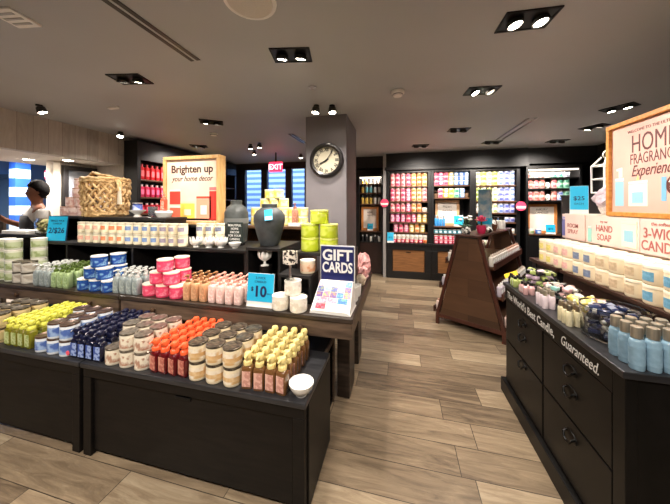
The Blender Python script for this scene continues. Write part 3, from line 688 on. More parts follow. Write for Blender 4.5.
text('lettering','CARDS',.098,(-.108,.187,.222),FX,UP,WHITEINK,t,bold=.03,sx=.70)
SL=Vector((0,.17,.153)).normalized(); SN=Vector((1,0,0)).cross(SL)
cc=[(238,110,150),(60,70,150),(240,240,238),(120,200,214),(232,80,100),(96,60,140),(250,170,190),(40,110,190)]
for r in range(5):
    for q in range(5):
        if r<2 and q in(1,3): continue
        x=-.094+.047*q; b0=.022+.041*r
        p=Vector((x,0,.012))+SL*b0+SN*.002
        w=.022 if r>1 else .034; hh=.037
        if r<2: x=-.07 if q==0 else (.0 if q==2 else .07); w=.033
        p=Vector((x,0,.012))+SL*b0+SN*.0025
        A=Vector((w,0,0)); B=SL*hh
        vs=[tuple(p-A+SN*.0),tuple(p+A),tuple(p+A+B),tuple(p-A+B)]; off=SN*(-.002)
        vs+=[tuple(Vector(v)+off) for v in vs]
        mb=MB().add(vs,[(0,1,2,3),(7,6,5,4),(0,4,5,1),(1,5,6,2),(2,6,7,3),(3,7,4,0)])
        c=(222,50,70) if (r==0 and q==0) else ((246,244,240) if (r==0) else random.choice(cc))
        mb.build('gift_card',mat('gift_card_%d_%d_%d'%c,c,.35,c2=tuple(max(0,v-50) if (v>120) else v+60 for v in c),scale=70,lo=.5,hi=.58),t)
# pink tissue bags and white bags at the aisle end of the table
PINKT=mat('pink_tissue',(186,116,116),.6,c2=(224,180,176),scale=18,lo=.35,hi=.65)
def crumple(name,loc,s,label,m,cat,group=None,seed=1,nz=6,n=14):
    rd=random.Random(seed); secs=[]; vs=[];fs=[]
    for j in range(nz+1):
        z=j/nz; R=math.sin(PI*(.12+.8*z))**.7
        for i in range(n):
            th=2*PI*i/n; r=R*(1+rd.uniform(-.22,.22)); vs.append((s[0]*r*math.cos(th),s[1]*r*math.sin(th),max(0,s[2]*(z+ (rd.uniform(-.06,.06) if j>0 else 0)))))
    for j in range(nz):
        for i in range(n):
            i2=(i+1)%n; fs.append((j*n+i,j*n+i2,(j+1)*n+i2,(j+1)*n+i))
    fs.append(tuple(range(n-1,-1,-1))); fs.append(tuple(nz*n+i for i in range(n)))
    o=MB().add(vs,fs).build(name,m,None,False,loc=loc); return tag(o,label,cat,group)
crumple('tissue_bundle',(-.35,2.62,TT),(.075,.075,.22),'tall bundle of crumpled pink tissue at the table end',PINKT,'gift wrap',None,3)
crumple('tissue_bundle',(-.33,2.46,TT),(.055,.06,.12),'low bundle of crumpled pink tissue in front of tall one',PINKT,'gift wrap',None,4)
crumple('tissue_bundle',(-.33,2.30,TT),(.045,.05,.09),'cream crumpled tissue bundle nearest the white bags',mat('cream_tissue',(232,214,190),.6,c2=(206,180,150),scale=18),'gift wrap',None,5)
crumple('tissue_bundle',(-.40,2.48,TT),(.05,.05,.17),'rose crumpled tissue bundle left of the low pink one',PINKT,'gift wrap',None,6)
crumple('tissue_bundle',(-.40,2.41,TT),(.035,.035,.10),'rose crumpled tissue bundle behind gift card stand',PINKT,'gift wrap',None,7)
def paperbag(loc,rz,label,w=.07,h=.1):
    t=thing('paper_bag',label,'bag',loc,rz)
    MB().loft([(0,w/2,.02,8),(h,w/2*1.04,.024,8),(h,w/2*.99,.021,8),(.006,w/2*.95,.017,8)],16).build('bag_body',WHITE,t,True)
    MB().tube([(-.018,0,h-.01),(-.015,0,h+.03),(.015,0,h+.03),(.018,0,h-.01)],.002,6).build('handle',WHITE,t,True)
paperbag((-.32,1.92,TT),1.4,'small white paper bag just behind gift card stand'); paperbag((-.315,2.04,TT),1.5,'small white paper bag behind the other white bag',.07,.08)
# pink-brown pump bottle in white stand and yellow candles on the crate
S_pb=soap(mat('rose_brown_soap',(190,132,110),.3,coat=.2),mat('copper_pump',(176,112,88),.3,.3),pattern('rose_brown_label',(200,146,124),(182,120,98),50))
t=thing('soap_stand','white marble block under the rose-brown soap bottle','stand',(-1.0,2.46,1.286)); MB().box(-.06,.06,-.03,.05,0,.035).build('block',WHITEC,t,bevel=.006)
place(S_pb,(-1.0,2.465,1.322),0,'rose-brown pump soap bottle on the white marble block',scale=1.05)
C_ye=candle(mat('buttery_glass',(242,228,140),.3),pattern('lemon_label',(240,214,92),(246,236,190),16,.42,.56),mat('white_lid',(240,236,226),.35),.05,.092)
k=0
ylab='yellow lemon candle'
for (x,y,z,l) in [(-1.49+.107*i,2.58,1.286+.0925*k,f'{["bottom","second","third"][k]} layer on brown crate, {ORD[i]} from left') for i in range(6) for k in range(3 if 1<=i<=3 else 2)]+[(-1.33,2.58,1.5635,'topmost on brown crate, left'),(-1.225,2.58,1.5635,'topmost on brown crate, right')]:
    place(C_ye,(x,y,z),random.uniform(-.6,.6),f'{ylab} {l}','yellow lemon candles')
C_ps=candle(mat('pink_blush_glass',(226,120,130),.3),pattern('pink_blush_label',(232,110,128),(246,190,190),20),mat('white_lid',(240,236,226),.35),.05,.092)
# ------------------------------------------------------------------ framed signs
def framed(name,label,w,h,d,m,face,loc,rz,fw=.035):
    t=thing(name,label,'sign',loc,rz)
    f=MB().box(-w/2,w/2,-d/2,d/2,0,fw).box(-w/2,w/2,-d/2,d/2,h-fw,h).box(-w/2,-w/2+fw,-d/2,d/2,fw,h-fw).box(w/2-fw,w/2,-d/2,d/2,fw,h-fw)
    f.build('frame',m,t,bevel=.004)
    MB().box(-w/2+fw,w/2-fw,-d/2+.02,d/2-.02,fw,h-fw).build('poster',face,t)
    return t
POST1=mat('cream_poster',(246,226,206),.4,c2=(236,202,180),scale=3)
t=framed('framed_sign','oak framed sign reading Brighten up your home decor',.665,.685,.1,OAK,POST1,(-2.03,2.31,1.301),0)
yf=-.0305
text('lettering','Brighten up',.108,(0,yf,.52),FX,UP,DARKINK,t,'CENTER',bold=.028,sx=.98)
text('lettering','your home decor',.076,(0,yf,.435),FX,UP,DARKINK,t,'CENTER',shear=.35,sx=.88,bold=.012)
def flat_jar(m,w,h,x,z,t,name='printed_candle',lidc=None):
    MB().prism([(x-w/2,z),(x+w/2,z),(x+w/2,z+h*.86),(x+w/2*.94,z+h*.88),(x-w/2*.94,z+h*.88),(x-w/2,z+h*.86)],yf,yf+.003).build(name,m,t)
    MB().prism([(x-w/2,z+h*.9),(x+w/2,z+h*.9),(x+w/2,z+h),(x-w/2,z+h)],yf,yf+.003).build(name,lidc or WHITE,t)
pr=lambda n,c:mat('print_'+n,c,.45)
flat_jar(pr('red',(214,70,58)),.13,.15,-.2,.2,t); flat_jar(pr('coral',(232,110,84)),.13,.12,-.2,.06,t); flat_jar(pr('lemon',(246,214,92)),.17,.17,-.05,.06,t,lidc=pr('lemonlid',(250,236,180)))
flat_jar(pr('peach',(240,170,140)),.17,.22,.14,.06,t,lidc=pr('redlid',(224,78,60))); flat_jar(pr('scarlet',(220,60,52)),.09,.32,.25,.05,t,lidc=pr('pinklid',(238,120,120)))
MB().box(.105,.175,yf-.002,yf,.1,.19).build('printed_label',WHITE,t); MB().box(-.09,-.01,yf-.002,yf,.09,.15).build('printed_label',pr('ivory',(250,240,200)),t)
MB().box(-.285,.285,yf+.0005,yf+.004,.04,.06).build('printed_petals',pr('coralfloor',(236,110,80)),t)

# ------------------------------------------------------------------ wall clock on the column
t=thing('wall_clock','round black wall clock with cream face and roman numerals on column','clock',(-.838,3.05,2.02)); 
c=MB().loft([(0,.2),(.02,.205),(.045,.195),(.05,.175),(.04,.158),(.012,.155)],48,ct=False).build('rim',mat('clock_black',(26,22,22),.35,coat=.3),t,True); c.rotation_euler=(PI/2,0,0)
c=MB().loft([(.0,.157),(.012,.157)],48).build('dial',mat('clock_cream',(196,188,164),.6,c2=(206,198,176),scale=6),t,True); c.rotation_euler=(PI/2,0,0)
for i,s in enumerate(('XII','I','II','III','IV','V','VI','VII','VIII','IX','X','XI')):
    a=math.radians(90-30*i); r=.106
    u=Vector((math.cos(a),0,math.sin(a))); xd=Vector((math.sin(a),0,-math.cos(a)))
    text('numeral',s,.058,Vector((0,-.0125,0))+u*r,xd,u,BLACKP,t,'CENTER',bold=.03,sx=.8)
def hand(name,ang,L,w,y):
    a=math.radians(ang); d=Vector((math.sin(a),0,math.cos(a))); s=Vector((d.z,0,-d.x))
    P=[-d*.03+s*w,-d*.03-s*w,d*L*.7-s*w*.9,d*L*.72-s*w*1.8,d*L,d*L*.72+s*w*1.8,d*L*.7+s*w*.9]
    MB().prism([(p.x,p.z) for p in P],y-.003,y).build(name,BLACKP,t)
hand('hour_hand',242,.1,.006,-.018); hand('minute_hand',36,.135,.004,-.022)
c=MB().loft([(.012,.01),(.03,.008)],14).build('hub',BLACKP,t,True); c.rotation_euler=(PI/2,0,0)

# ------------------------------------------------------------------ back shelving
YS=5.66
def bay(x0,x1,shelves,label,drawer=True,top=2.2,yf=YS,yb=YB-.01,counter=.72):
    t=thing('shelving_unit',label,'shelving unit',((x0+x1)/2,yf,0),0,'tall black shelving units along the back wall'); w=(x1-x0)/2-.001
    c=MB()
    for s in (-1,1): c.box(s*w-(.055 if s>0 else 0),s*w+(0 if s>0 else .055),0,yb-yf,0,top)
    c.box(-w+.055,w-.055,0,yb-yf,top-.05,top).box(-w+.055,w-.055,yb-yf-.02,yb-yf,0,top-.05)
    c.build('carcass',BACKBLK,t,bevel=.003)
    for z in shelves: MB().box(-w+.056,w-.056,.02,yb-yf-.021,z-.025,z).build('shelf',SHELFWD,t,bevel=.002)
    MB().box(-w,w,-.06,yb-yf-.021,counter-.04,counter).build('counter_shelf',BACKBLK,t,bevel=.004)
    MB().box(-w,w,-.05,-.002,0,.14).box(-w,w,-.05,-.002,counter-.14,counter-.041).box(-w,-w+.12,-.05,-.002,.14,counter-.14).box(w-.12,w,-.05,-.002,.14,counter-.14).build('base_frame',BACKBLK,t,bevel=.003)
    p=MB().box(-w+.125,w-.125,-.035,-.01,.145,counter-.145).build('drawer_panel',PANELWD,t,bevel=.003)
    MB().box(-.05,.05,-.043,-.035,counter-.19,counter-.175).build('handle',BLKMET,p)
    return t
B1=(-.27,.60); B2=(.60,1.37); B3=(1.37,2.17)
S1=[1.876,1.567,1.348,1.135,.93]; S2=[1.882,1.637,1.07,.92]; S3=[1.869,1.566,1.34,1.165,.95]
bay(*B1,S1,'left back shelving unit filled with pink and yellow candles')
bay(*B2,S2,'middle back shelving unit with framed poster and rainbow candles')
bay(*B3,S3,'right back shelving unit with yellow to violet candles')
JW=mat('jar_white_glass',(240,232,226),.3)
def jar(nm,cc2):
    c,c2=cc2; lid=None
    a=MB().loft([(0,.044),(.006,.048),(.072,.048),(.078,.045)],14)
    a.slot(1).loft([(.078,.047),(.09,.047),(.091,.043)],14,cb=False)
    a.slot(2)
    vs=[];fs=[]; n=7
    for i in range(n):
        th=-PI/2-.62+1.24*i/(n-1)
        for z in (.018,.058): vs.append((.0488*math.cos(th),.0488*math.sin(th),z))
    for i in range(n-1): fs.append((2*i,2*i+2,2*i+3,2*i+1))
    a.add(vs,fs)
    o=a.build('jar_candle',[mat('jar_'+nm,c,.35),lid or JW,mat('jarlabel_'+nm,c2 or tuple(int(x*.62) for x in c),.45)],None,True)
    o['category']='candle'; return o
J={n:jar(n,a) for n,a in dict(pink=((236,140,158),(206,62,96)),blush=((240,178,176),(214,96,104)),peach=((246,202,150),(214,120,60)),yellow=((244,212,110),(240,238,214)),orange=((238,162,104),(206,92,50)),rose=((220,96,140),(246,196,212)),magenta=((208,84,148),(240,190,214)),sky=((110,150,206),(214,226,240)),royal=((78,120,190),(200,214,236)),
  lime=((214,222,130),(120,146,60)),cream=((238,234,206),(140,160,110)),violet=((170,176,222),(86,94,168)),periwinkle=((196,206,234),(96,120,186)),white=((242,238,230),(206,196,180)),coral=((236,120,110),(250,214,206)),mint=((150,206,180),(60,130,106)),teal=((70,168,190),(220,236,240)),crimson=((206,36,82),(244,200,210)),salmon=((238,176,166),(206,104,96)),grey=((176,178,184),(96,100,110))).items()}
def shelf_row(xc0,px,z,seq,layers,y,where,h=.0915,group=None,s=1):
    for k in range(layers):
        for i,nm in enumerate(seq):
            if nm is None: continue
            ly='' if layers==1 else [' bottom',' second',' top'][k] if layers==3 else [' lower',' upper'][k]
            lab=f"{nm} jar candle on {where},{ly} layer, {ORD[i]} from left" if ly else f"{nm} jar candle on {where}, {ORD[i]} from left"
            place(J[nm],(xc0+px*i,y,z+.001+h*s*k),random.uniform(-.12,.12),lab,group or f'jar candles on {where}',scale=s)
yj=YS+.09
shelf_row(-.155,.107,S1[0],['blush','pink','blush','pink','peach','orange','peach'],3,yj,'top shelf of left unit')
shelf_row(-.155,.107,S1[1],['pink','blush','pink','rose','peach','peach','blush'],3,yj,'second shelf of left unit')
shelf_row(-.155,.107,S1[2],['blush','pink','blush','rose','peach','orange',None],2,yj,'third shelf of left unit')
place(J['white'],(.487,yj,S1[2]+.001),0,'lone white jar candle at the right end of left unit third shelf')
shelf_row(-.155,.107,S1[3],['rose','magenta','rose','pink','rose','yellow','yellow'],2,yj,'fourth shelf of left unit',s=.98)
shelf_row(-.09,.107,S1[4],['rose','pink','rose','yellow','peach','yellow'],2,yj,'fifth shelf of left unit')
shelf_row(-.115,.0865,.72,['crimson','coral','crimson','coral','crimson','coral','crimson','orange'],1,yj-.04,'left unit counter',s=.88)
shelf_row(-.115,.0865,.72+.0815,['white']*8,1,yj-.04,'left unit counter upper layer',s=.88)
shelf_row(.705,.0935,S2[0],['pink','rose','pink','yellow','sky','royal','sky'],3,yj,'top shelf of middle unit')
shelf_row(.79,.1,S2[1],['pink','yellow','lime','mint','sky'],2,yj,'second shelf of middle unit')
shelf_row(.705,.0865,S2[3],['teal']*7,1,yj,'lower shelf of middle unit',s=.88)
shelf_row(.705,.0865,.72,['crimson']*5+['orange','orange'],2,yj-.04,'middle unit counter',s=.88)
for x,l in ((.70,'left'),(1.27,'right')):
    tg=thing('wicker_basket',f'small dark wicker basket at the {l} end of middle unit second shelf','basket',(x,yj,S2[1]))
    MB().loft([(0,.03),(.05,.045),(.085,.05),(.085,.045),(.02,.03),(.02,0)],16).build('body',mat('dark_wicker',(88,62,44),.7,c2=(140,110,84),scale=60),tg,True)
    MB().tube([(-.046,0,.08),(-.035,0,.12),(0,0,.135),(.035,0,.12),(.046,0,.08)],.006,6).build('handle',mat('dark_wicker2',(70,48,34),.7),tg,True)
shelf_row(1.475,.0985,S3[0],['cream','lime','cream','lime','periwinkle','violet','periwinkle'],3,yj,'top shelf of right unit')
shelf_row(1.475,.0985,S3[1],['lime','cream','lime','cream','violet','violet','periwinkle'],3,yj,'second shelf of right unit',h=.09)
shelf_row(1.475,.0985,S3[2],['white','lime','cream','cream','periwinkle','violet','violet'],2,yj,'third shelf of right unit')
shelf_row(1.475,.0985,S3[3],['lime','cream','mint','sky','sky','periwinkle','violet'],1,yj,'fourth shelf of right unit')
shelf_row(1.475,.0985,S3[4],['white','cream','mint','sky','sky','periwinkle','white'],1,yj,'fifth shelf of right unit')
shelf_row(1.475,.0985,.72,['white','cream','white','cream','white','cream','white'],1,yj,'right unit counter')
# poster frame, blue bottles and sign in the middle unit
PAPER=mat('poster_paper',(240,228,218),.5)
def small_frame(loc,label,w,h,m,rz=0,lines=(),tilt=0):
    t=thing('picture_frame',label,'sign',loc,rz); fw=.05
    MB().box(-w/2,w/2,0,.02,0,fw).box(-w/2,w/2,0,.02,h-fw,h).box(-w/2,-w/2+fw,0,.02,fw,h-fw).box(w/2-fw,w/2,0,.02,fw,h-fw).build('frame',m,t,bevel=.003)
    MB().box(-w/2+fw,w/2-fw,.008,.015,fw,h-fw).build('poster',PAPER,t)
    for s,z,sz in lines: text('lettering',s,sz,(0,.0075,z),FX,UP,DARKINK,t,'CENTER')
    return t
tf=small_frame((.935,YS+.2,1.071),'tan framed poster leaning in the middle shelving unit',.46,.52,mat('tan_frame',(206,156,112),.5,c2=(220,176,134),scale=8),0,[('FRESH',.36,.06),('new scents',.30,.04),('for home',.25,.04)])
def misty(nm,c,cap,h=.16,r=.02):
    t=thing('capped_bottle',None,'bottle')
    MB().loft([(0,r*.95),(.004,r),(h*.66,r),(h*.7,r*.8),(h*.72,r*.6)],16).build('bottle_body',mat(nm,c,.2,coat=.3,c2=tuple(min(255,x+16) for x in c),scale=30),t,True)
    MB().loft([(h*.72,r*.7),(h*.98,r*.7),(h,r*.64)],16).build('cap',cap,t,True)
    return t
M_bl=misty('blue_mist',(62,140,206),mat('silver_cap',(206,206,206),.3,.7),.2,.024); 
for i,x in enumerate((.70,.75,.80,.85)): place(M_bl,(x,YS+.06,1.071),0,f'blue mist bottle in the middle unit, {ORD[i]} from left','blue mist bottles in the middle unit',scale=random.uniform(.8,1.15))
price_sign((1.12,YS+.03,1.071),0,.17,.2,'white-edged blue price sign in the middle shelving unit',[('$16',.07,.09,.01,'CENTER',0)],frame=False)
price_sign((-.30+.11,YS-.055,.721),0,.13,.2,'light blue price sign at the left end of back counter',[('$15',.05,.09,.01,'CENTER',0)],frame=False)
# round pink shelf flags
def flag(loc,label):
    t=thing('shelf_flag',label,'sign',loc,0,'round pink shelf flags')
    a=MB().loft([(0,.085),(.008,.085)],28).build('disc',mat('flag_pink',(232,70,108),.4),t,True); a.rotation_euler=(PI/2,0,0)
    MB().box(-.075,.075,-.0095,-.008,-.04,0).build('label_strip',WHITE,t)
    MB().box(-.006,.006,-.004,.06,-.006,.006).build('clip',WHITE,t)
flag((-.31,YS-.06,1.53),'round pink shelf flag at the left edge of left unit')
flag((2.16,YS-.06,1.47),'round pink shelf flag at the right edge of right unit')
# niche unit at the right
N0,N1=2.29,3.18; YN=5.72
t=thing('shelving_unit','niche shelving unit with grey sides beside the right wall','shelving unit',((N0+N1)/2,YN,0),0); w=(N1-N0)/2-.001
MB().box(-w,-w+.04,0,.46,0,2.22).box(w-.04,w,0,.46,0,2.22).box(-w+.04,w-.04,0,.46,2.16,2.22).build('carcass',BACKBLK,t,bevel=.003)
MB().box(-w+.04,w-.04,.44,.46,0,2.16).build('back_panel',mat('niche_grey',(150,144,140),.6),t)
for z in (2.0,1.80,1.575,.95): MB().box(-w+.041,w-.041,.02,.435,z-.025,z).build('shelf',BACKBLK if z>1 else SHELFWD,t,bevel=.002)
MB().box(-w+.041,w-.041,.03,.43,.02,.9).build('base_cabinet',BACKBLK,t,bevel=.003)
MB().box(-w+.05,w-.05,.02,.04,2.13,2.155).build('light_strip',mat('strip_light',(255,240,220),.4,emit=1.6),t)
xs=N0+.1
shelf_row(xs,.098,2.0,['salmon','blush','salmon','white','mint','mint','grey'],1,YN+.1,'top niche shelf')
shelf_row(xs,.098,1.80,['salmon','blush','salmon',None,'blush','mint','mint'],2,YN+.1,'second niche shelf',h=.09)
shelf_row(xs,.098,1.575,['blush','salmon','salmon',None,'salmon','periwinkle','mint'],2,YN+.1,'third niche shelf',h=.09)
for z,l in ((1.80,'second'),(1.575,'third')):
    crumple('ceramic_ornament',(xs+.098*3,YN+.1,z),(.04,.04,.12),f'white ornament amid the {l} niche shelf candles',WHITEC,'ornament',None,9)
small_frame((2.62,YN+.16,.951),'orange pine framed poster in the niche unit',.50,.56,ORANGEWD,0,[('LUXURY',.44,.05),('CANDLES',.38,.05)])
C_bk=place(J['royal'],(2.52,YN+.07,.951),0,'blue jar candle before the niche poster')
price_sign((2.72,YN+.06,.951),0,.15,.17,'light blue price sign before the niche poster',[('$10',.05,.08,.01,'CENTER',0)],frame=False)
place(J['cream'],(2.40,YN+.06,.951),0,'cream jar candle left of the niche poster')
# narrow unit by the column
Q0,Q1=-.88,-.36; YQ=5.8
t=thing('shelving_unit','narrow lit shelving unit between grey column and pink candle unit','shelving unit',((Q0+Q1)/2,YQ,0)); w=(Q1-Q0)/2
MB().box(-w,-w+.025,0,.38,0,2.14).box(w-.025,w,0,.38,0,2.14).box(-w+.025,w-.025,0,.38,2.1,2.14).build('carcass',BACKBLK,t,bevel=.003)
MB().box(-w+.025,w-.025,.36,.38,0,2.1).build('back_panel',mat('niche_grey',(150,144,140),.6),t)
ZQ=(1.95,1.755,1.515,.93,.70)
for z in ZQ: MB().box(-w+.026,w-.026,.02,.355,z-.025,z).build('shelf',SHELFWD if z>.9 else BACKBLK,t,bevel=.002)
MB().box(-w+.026,w-.026,.03,.35,.02,.675).build('base_cabinet',mat('dark_red_wood',(44,26,22),.4),t,bevel=.003)
MB().box(-w+.03,w-.03,.02,.04,2.07,2.095).build('light_strip',mat('strip_light',(255,240,220),.4,emit=1.6),t)
V_go=misty('gold_bottle',(222,186,90),BLACKP,.17,.028); V_wh=misty('white_bottle',(236,234,228),BLACKP,.17,.028); V_te=misty('aqua_bottle',(122,202,214),WHITE,.17,.03); V_bk=misty('black_bottle',(34,34,38),mat('silver_cap',(206,206,206),.3,.7),.16,.028)
for z,seq,l,s in ((ZQ[0],(V_go,V_go,V_wh,V_wh,V_wh),'top shelf',.72),(ZQ[1],(V_go,V_te,V_te,V_wh,V_wh),'second shelf',1.0),(ZQ[2],(V_go,V_go,V_go,V_wh,V_wh),'third shelf',1.1),(ZQ[3],(V_bk,V_bk,V_wh,V_bk,V_wh),'fourth shelf',.9),(ZQ[4],(V_bk,V_bk,V_bk,V_wh,V_bk),'bottom shelf',.9)):
    for i,p in enumerate(seq):
        nm={V_go:'gold',V_wh:'white',V_te:'aqua',V_bk:'black'}[p]
        zz=z
        if z==ZQ[3]: zz=ZQ[4]; 
        if z==ZQ[4]: continue
        place(p,(Q0+.085+.09*i,YQ+.07,zz+.001),0,f'{nm} bottle on {l if z!=ZQ[3] else "lowest shelf"} of narrow unit, {ORD[i]} from left','bottles on the narrow shelving unit',scale=s)
small_frame((-.64,YQ+.1,.931),'orange pine framed poster in the narrow unit',.38,.52,ORANGEWD,0,[('LOVE',.38,.05),('scents',.32,.045)])
price_sign((-.63,YQ+.06,.931),0,.12,.15,'light blue price sign in the narrow unit',[('$12',.04,.07,.01,'CENTER',0)],frame=False)

for (x,y,z,w_,e) in ((-.62,YQ+.06,2.066,.4,4),((N0+N1)/2,YN+.05,2.126,.7,5)):
    l=bpy.data.lights.new('strip_lamp','AREA'); l.shape='RECTANGLE'; l.size=w_; l.size_y=.02; l.energy=e; l.color=(1,.93,.84)
    o=bpy.data.objects.new('strip_lamp',l); COL.objects.link(o); o.location=(x,y-.01,z-.003); o.rotation_euler=(.35,0,0)
# ------------------------------------------------------------------ left wall shelving with red lotions
t=thing('shelving_unit','black wall shelving holding red and yellow bottles behind the brighten up sign','shelving unit',(XL,4.6,0)); L=1.29
MB().box(0,.26,-L,-L+.06,0,2.5).box(0,.26,L-.06,L,0,2.5).box(0,.26,-L+.06,L-.06,2.2,2.5).box(0,.02,-L+.06,L-.06,0,2.2).box(0,.26,-.03,.03,0,2.2).build('carcass',BACKBLK,t,bevel=.003)
ZL=(1.90,1.62,1.36,1.08)
for z in ZL:
    for a,b in ((-L+.061,-.031),(.031,L-.061)): MB().box(.021,.25,a,b,z-.025,z).build('shelf',SHELFWD,t,bevel=.002)
MB().box(.021,.25,-L+.061,-.031,0,.9).box(.021,.25,.031,L-.061,0,.9).build('base_cabinet',BACKBLK,t,bevel=.003)
def lotion(nm,c,cap,h):
    a=MB().loft([(0,.024,.034,4),(.004,.026,.037,4),(h*.8,.026,.037,4),(h*.84,.016,.02,3)],14)
    a.slot(1).loft([(h*.84,.017,.02),(h,.017,.02)],14)
    a.slot(2).box(.0262,.0275,-.026,.026,h*.2,h*.6)
    o=a.build('lotion_bottle',[mat('lotion_'+nm,c,.3,coat=.2),mat('cap_'+nm,cap,.35),mat('lotionlabel_'+nm,tuple(min(255,x+70) for x in c),.45)],None,True); o['category']='bottle'; return o
LR=lotion('red',(226,44,52),(236,90,90),.24); LP=lotion('pink',(226,52,96),(250,220,220),.2); LY=lotion('yellow',(226,222,70),(236,230,110),.24); LD=lotion('crimson',(190,28,48),(240,210,210),.16)
for r,(z,seq) in enumerate(((1.90,[LR]*7+[LY]*5),(1.62,[LP]*5+[LD]*3+[LY]*4),(1.36,[LD]*5+[LR]*4+[LY]*3),(1.08,[LP]*12))):
    for i,p in enumerate(seq):
        y=4.6-L+.12+.093*i
        if i>=12: continue
        nm={LR:'red',LP:'pink',LY:'yellow',LD:'crimson'}[p]
        place(p,(XL+.2,y,z+.001),0,f'{nm} bottle on {["top","second","third","fourth"][r]} shelf of left wall shelving, {ORD[i]} from front','bottles on the left wall shelving')
# pile of blush candles on a stand behind the basket, at left
cubby('shelf_riser',-3.42,-3.05,1.99,2.34,T1,1.385,'black riser box under the blush candle pile',(),TIERM)
C_bl=candle(mat('blush_glass',(226,196,186),.3),pattern('blush_print',(236,214,206),(214,170,160),26),mat('rose_gold_lid',(206,160,140),.3,.5),.058,.094)
for (x,y,k,l) in ((-.12,-.06,0,'base left'),(-.0,-.06,0,'base middle'),(.12,-.06,0,'base right'),(-.06,.06,0,'base rear left'),(.06,.06,0,'base rear right'),(-.06,-.05,1,'second layer left'),(.065,-.05,1,'second layer right'),(.02,-.04,2,'third layer'),(.03,-.03,3,'top')):
    place(C_bl,(-3.235+x,2.12+y,1.386+.0945*k),random.uniform(-1,1),f'blush candle in pile behind blue 2 for 26 sign, {l}','blush candle pile')
# glass jar with greenery at left
t=thing('glass_jar','glass jar filled with dried green botanicals beside the left price sign','jar',(-3.52,1.98,1.2))
MB().loft([(0,.07),(.01,.08),(.12,.085),(.15,.07),(.16,.07),(.16,.066),(.148,.066),(.12,.08),(.014,.075),(.012,0)],24).build('jar_glass',GLASS,t,True)
tag(crumple('botanicals',(-3.52,1.98,1.2+.014),(.066,.066,.13),None,mat('dried_green',(150,150,90),.8,c2=(206,196,140),scale=40),None,None,11),'dried green and cream botanicals filling the glass jar','dried plants')
tag(MB().box(-.18,.18,-.07,.07,0,.035).build('white_tray',WHITE,None,bevel=.006,loc=(-3.80,1.945,1.2)),'white tray on the narrow left riser','tray')
t=thing('wooden_chair','dark brown wooden chair seen beyond the left table end','chair',(-5.4,2.25,0),.4)
MB().box(-.22,.22,-.22,.22,.43,.46).build('seat',DKWOOD,t,bevel=.01)
for sx in(-1,1):
    MB().box(sx*.2-.02,sx*.2+.02,-.22,-.18,0,.43).build('leg',DKWOOD,t); MB().box(sx*.2-.02,sx*.2+.02,.18,.22,0,.43).build('leg',DKWOOD,t)
    MB().box(sx*.2-.02,sx*.2+.02,.18,.22,.46,1.28).build('back_post',DKWOOD,t)
MB().box(-.18,.18,.185,.215,1.0,1.27).build('back_panel',mat('reddish_back',(96,56,44),.5),t,bevel=.008)

# ------------------------------------------------------------------ A-frame rack
RA=math.radians(-31)
t=thing('display_rack','brown wooden A-shaped display rack standing in the aisle','display rack',(.768,3.406,0),RA)
hw=.365; tw=.12; Dk=1.5; Zt=1.12; Zb=.10
def hwz(z): return hw+(tw-hw)*(z-Zb)/(Zt-Zb)
for y0,nm in ((0,'end_panel'),(Dk-.03,'end_panel')):
    e=MB().prism([(-hw+.03,Zb+.02),(hw-.03,Zb+.02),(tw-.02,Zt-.015),(-tw+.02,Zt-.015)],y0+.006,y0+.024).build(nm,planks('rack_boards',[(52,33,21),(70,46,30),(86,59,40)],1.4,.21,axes=(PI/2,0,0),mcol=(46,29,19),mortar=.0015,grain=(1.5,9,9),rough=.4) if y0==0 else bpy.data.materials['rack_boards'],t)
    for s in (-1,1):
        MB().prism([(s*hw-.02,0),(s*hw+.02,0),(s*hw+.02,.12),(s*tw+.018,Zt),(s*tw-.018,Zt),(s*hw-.02,.12)] ,y0,y0+.03).build('leg',RACKEDGE,t,bevel=.003)
    MB().box(-hw+.02,hw-.02,y0,y0+.03,Zb-.01,Zb+.035).build('bottom_rail',RACKEDGE,t,bevel=.003)
MB().box(-tw-.02,tw+.02,-.01,Dk+.01,Zt,Zt+.022).build('top_board',RACKEDGE,t,bevel=.004)
RS=[(.16,.0),(.48,.0),(.80,.0)]
for z in (.16,.48,.80):
    w=hwz(z)+.07
    MB().box(-w,w,.031,Dk-.031,z-.022,z).build('shelf',RACKWD,t,bevel=.002)
    for s in (-1,1): MB().box(s*w-.008,s*w+.008,.031,Dk-.031,z-.03,z+.045).build('shelf_lip',RACKEDGE,t,bevel=.002)
R_=Matrix.Translation((.768,3.406,0))@Matrix.Rotation(RA,4,'Z')
def rl(x,y,z): return tuple(R_@Vector((x,y,z)))
G_wh=lotion('milk',(232,226,218),(206,190,176),.13); G_bl=lotion('blush',(232,206,196),(190,150,130),.13); G_li=lotion('lilac',(206,196,208),(240,236,230),.13)
GN={G_wh:'white',G_bl:'blush',G_li:'lilac'}
for z,seq in ((.16,(G_bl,G_li)),(.48,(G_li,G_wh)),(.80,(G_wh,G_bl))):
    for s in (-1,1):
        w=hwz(z)+.03
        for i in range(16):
            p=seq[0] if i<8 else seq[1]
            place(p,rl(s*w,.09+.085*i,z+.001),RA+(0 if s>0 else PI),f"{GN[p]} lotion on rack's {'right' if s>0 else 'left'} side, {({.16:'bottom',.48:'middle',.80:'top'})[z]} shelf, {ORD[i]} from front",'lotion bottles on the A-shaped rack')
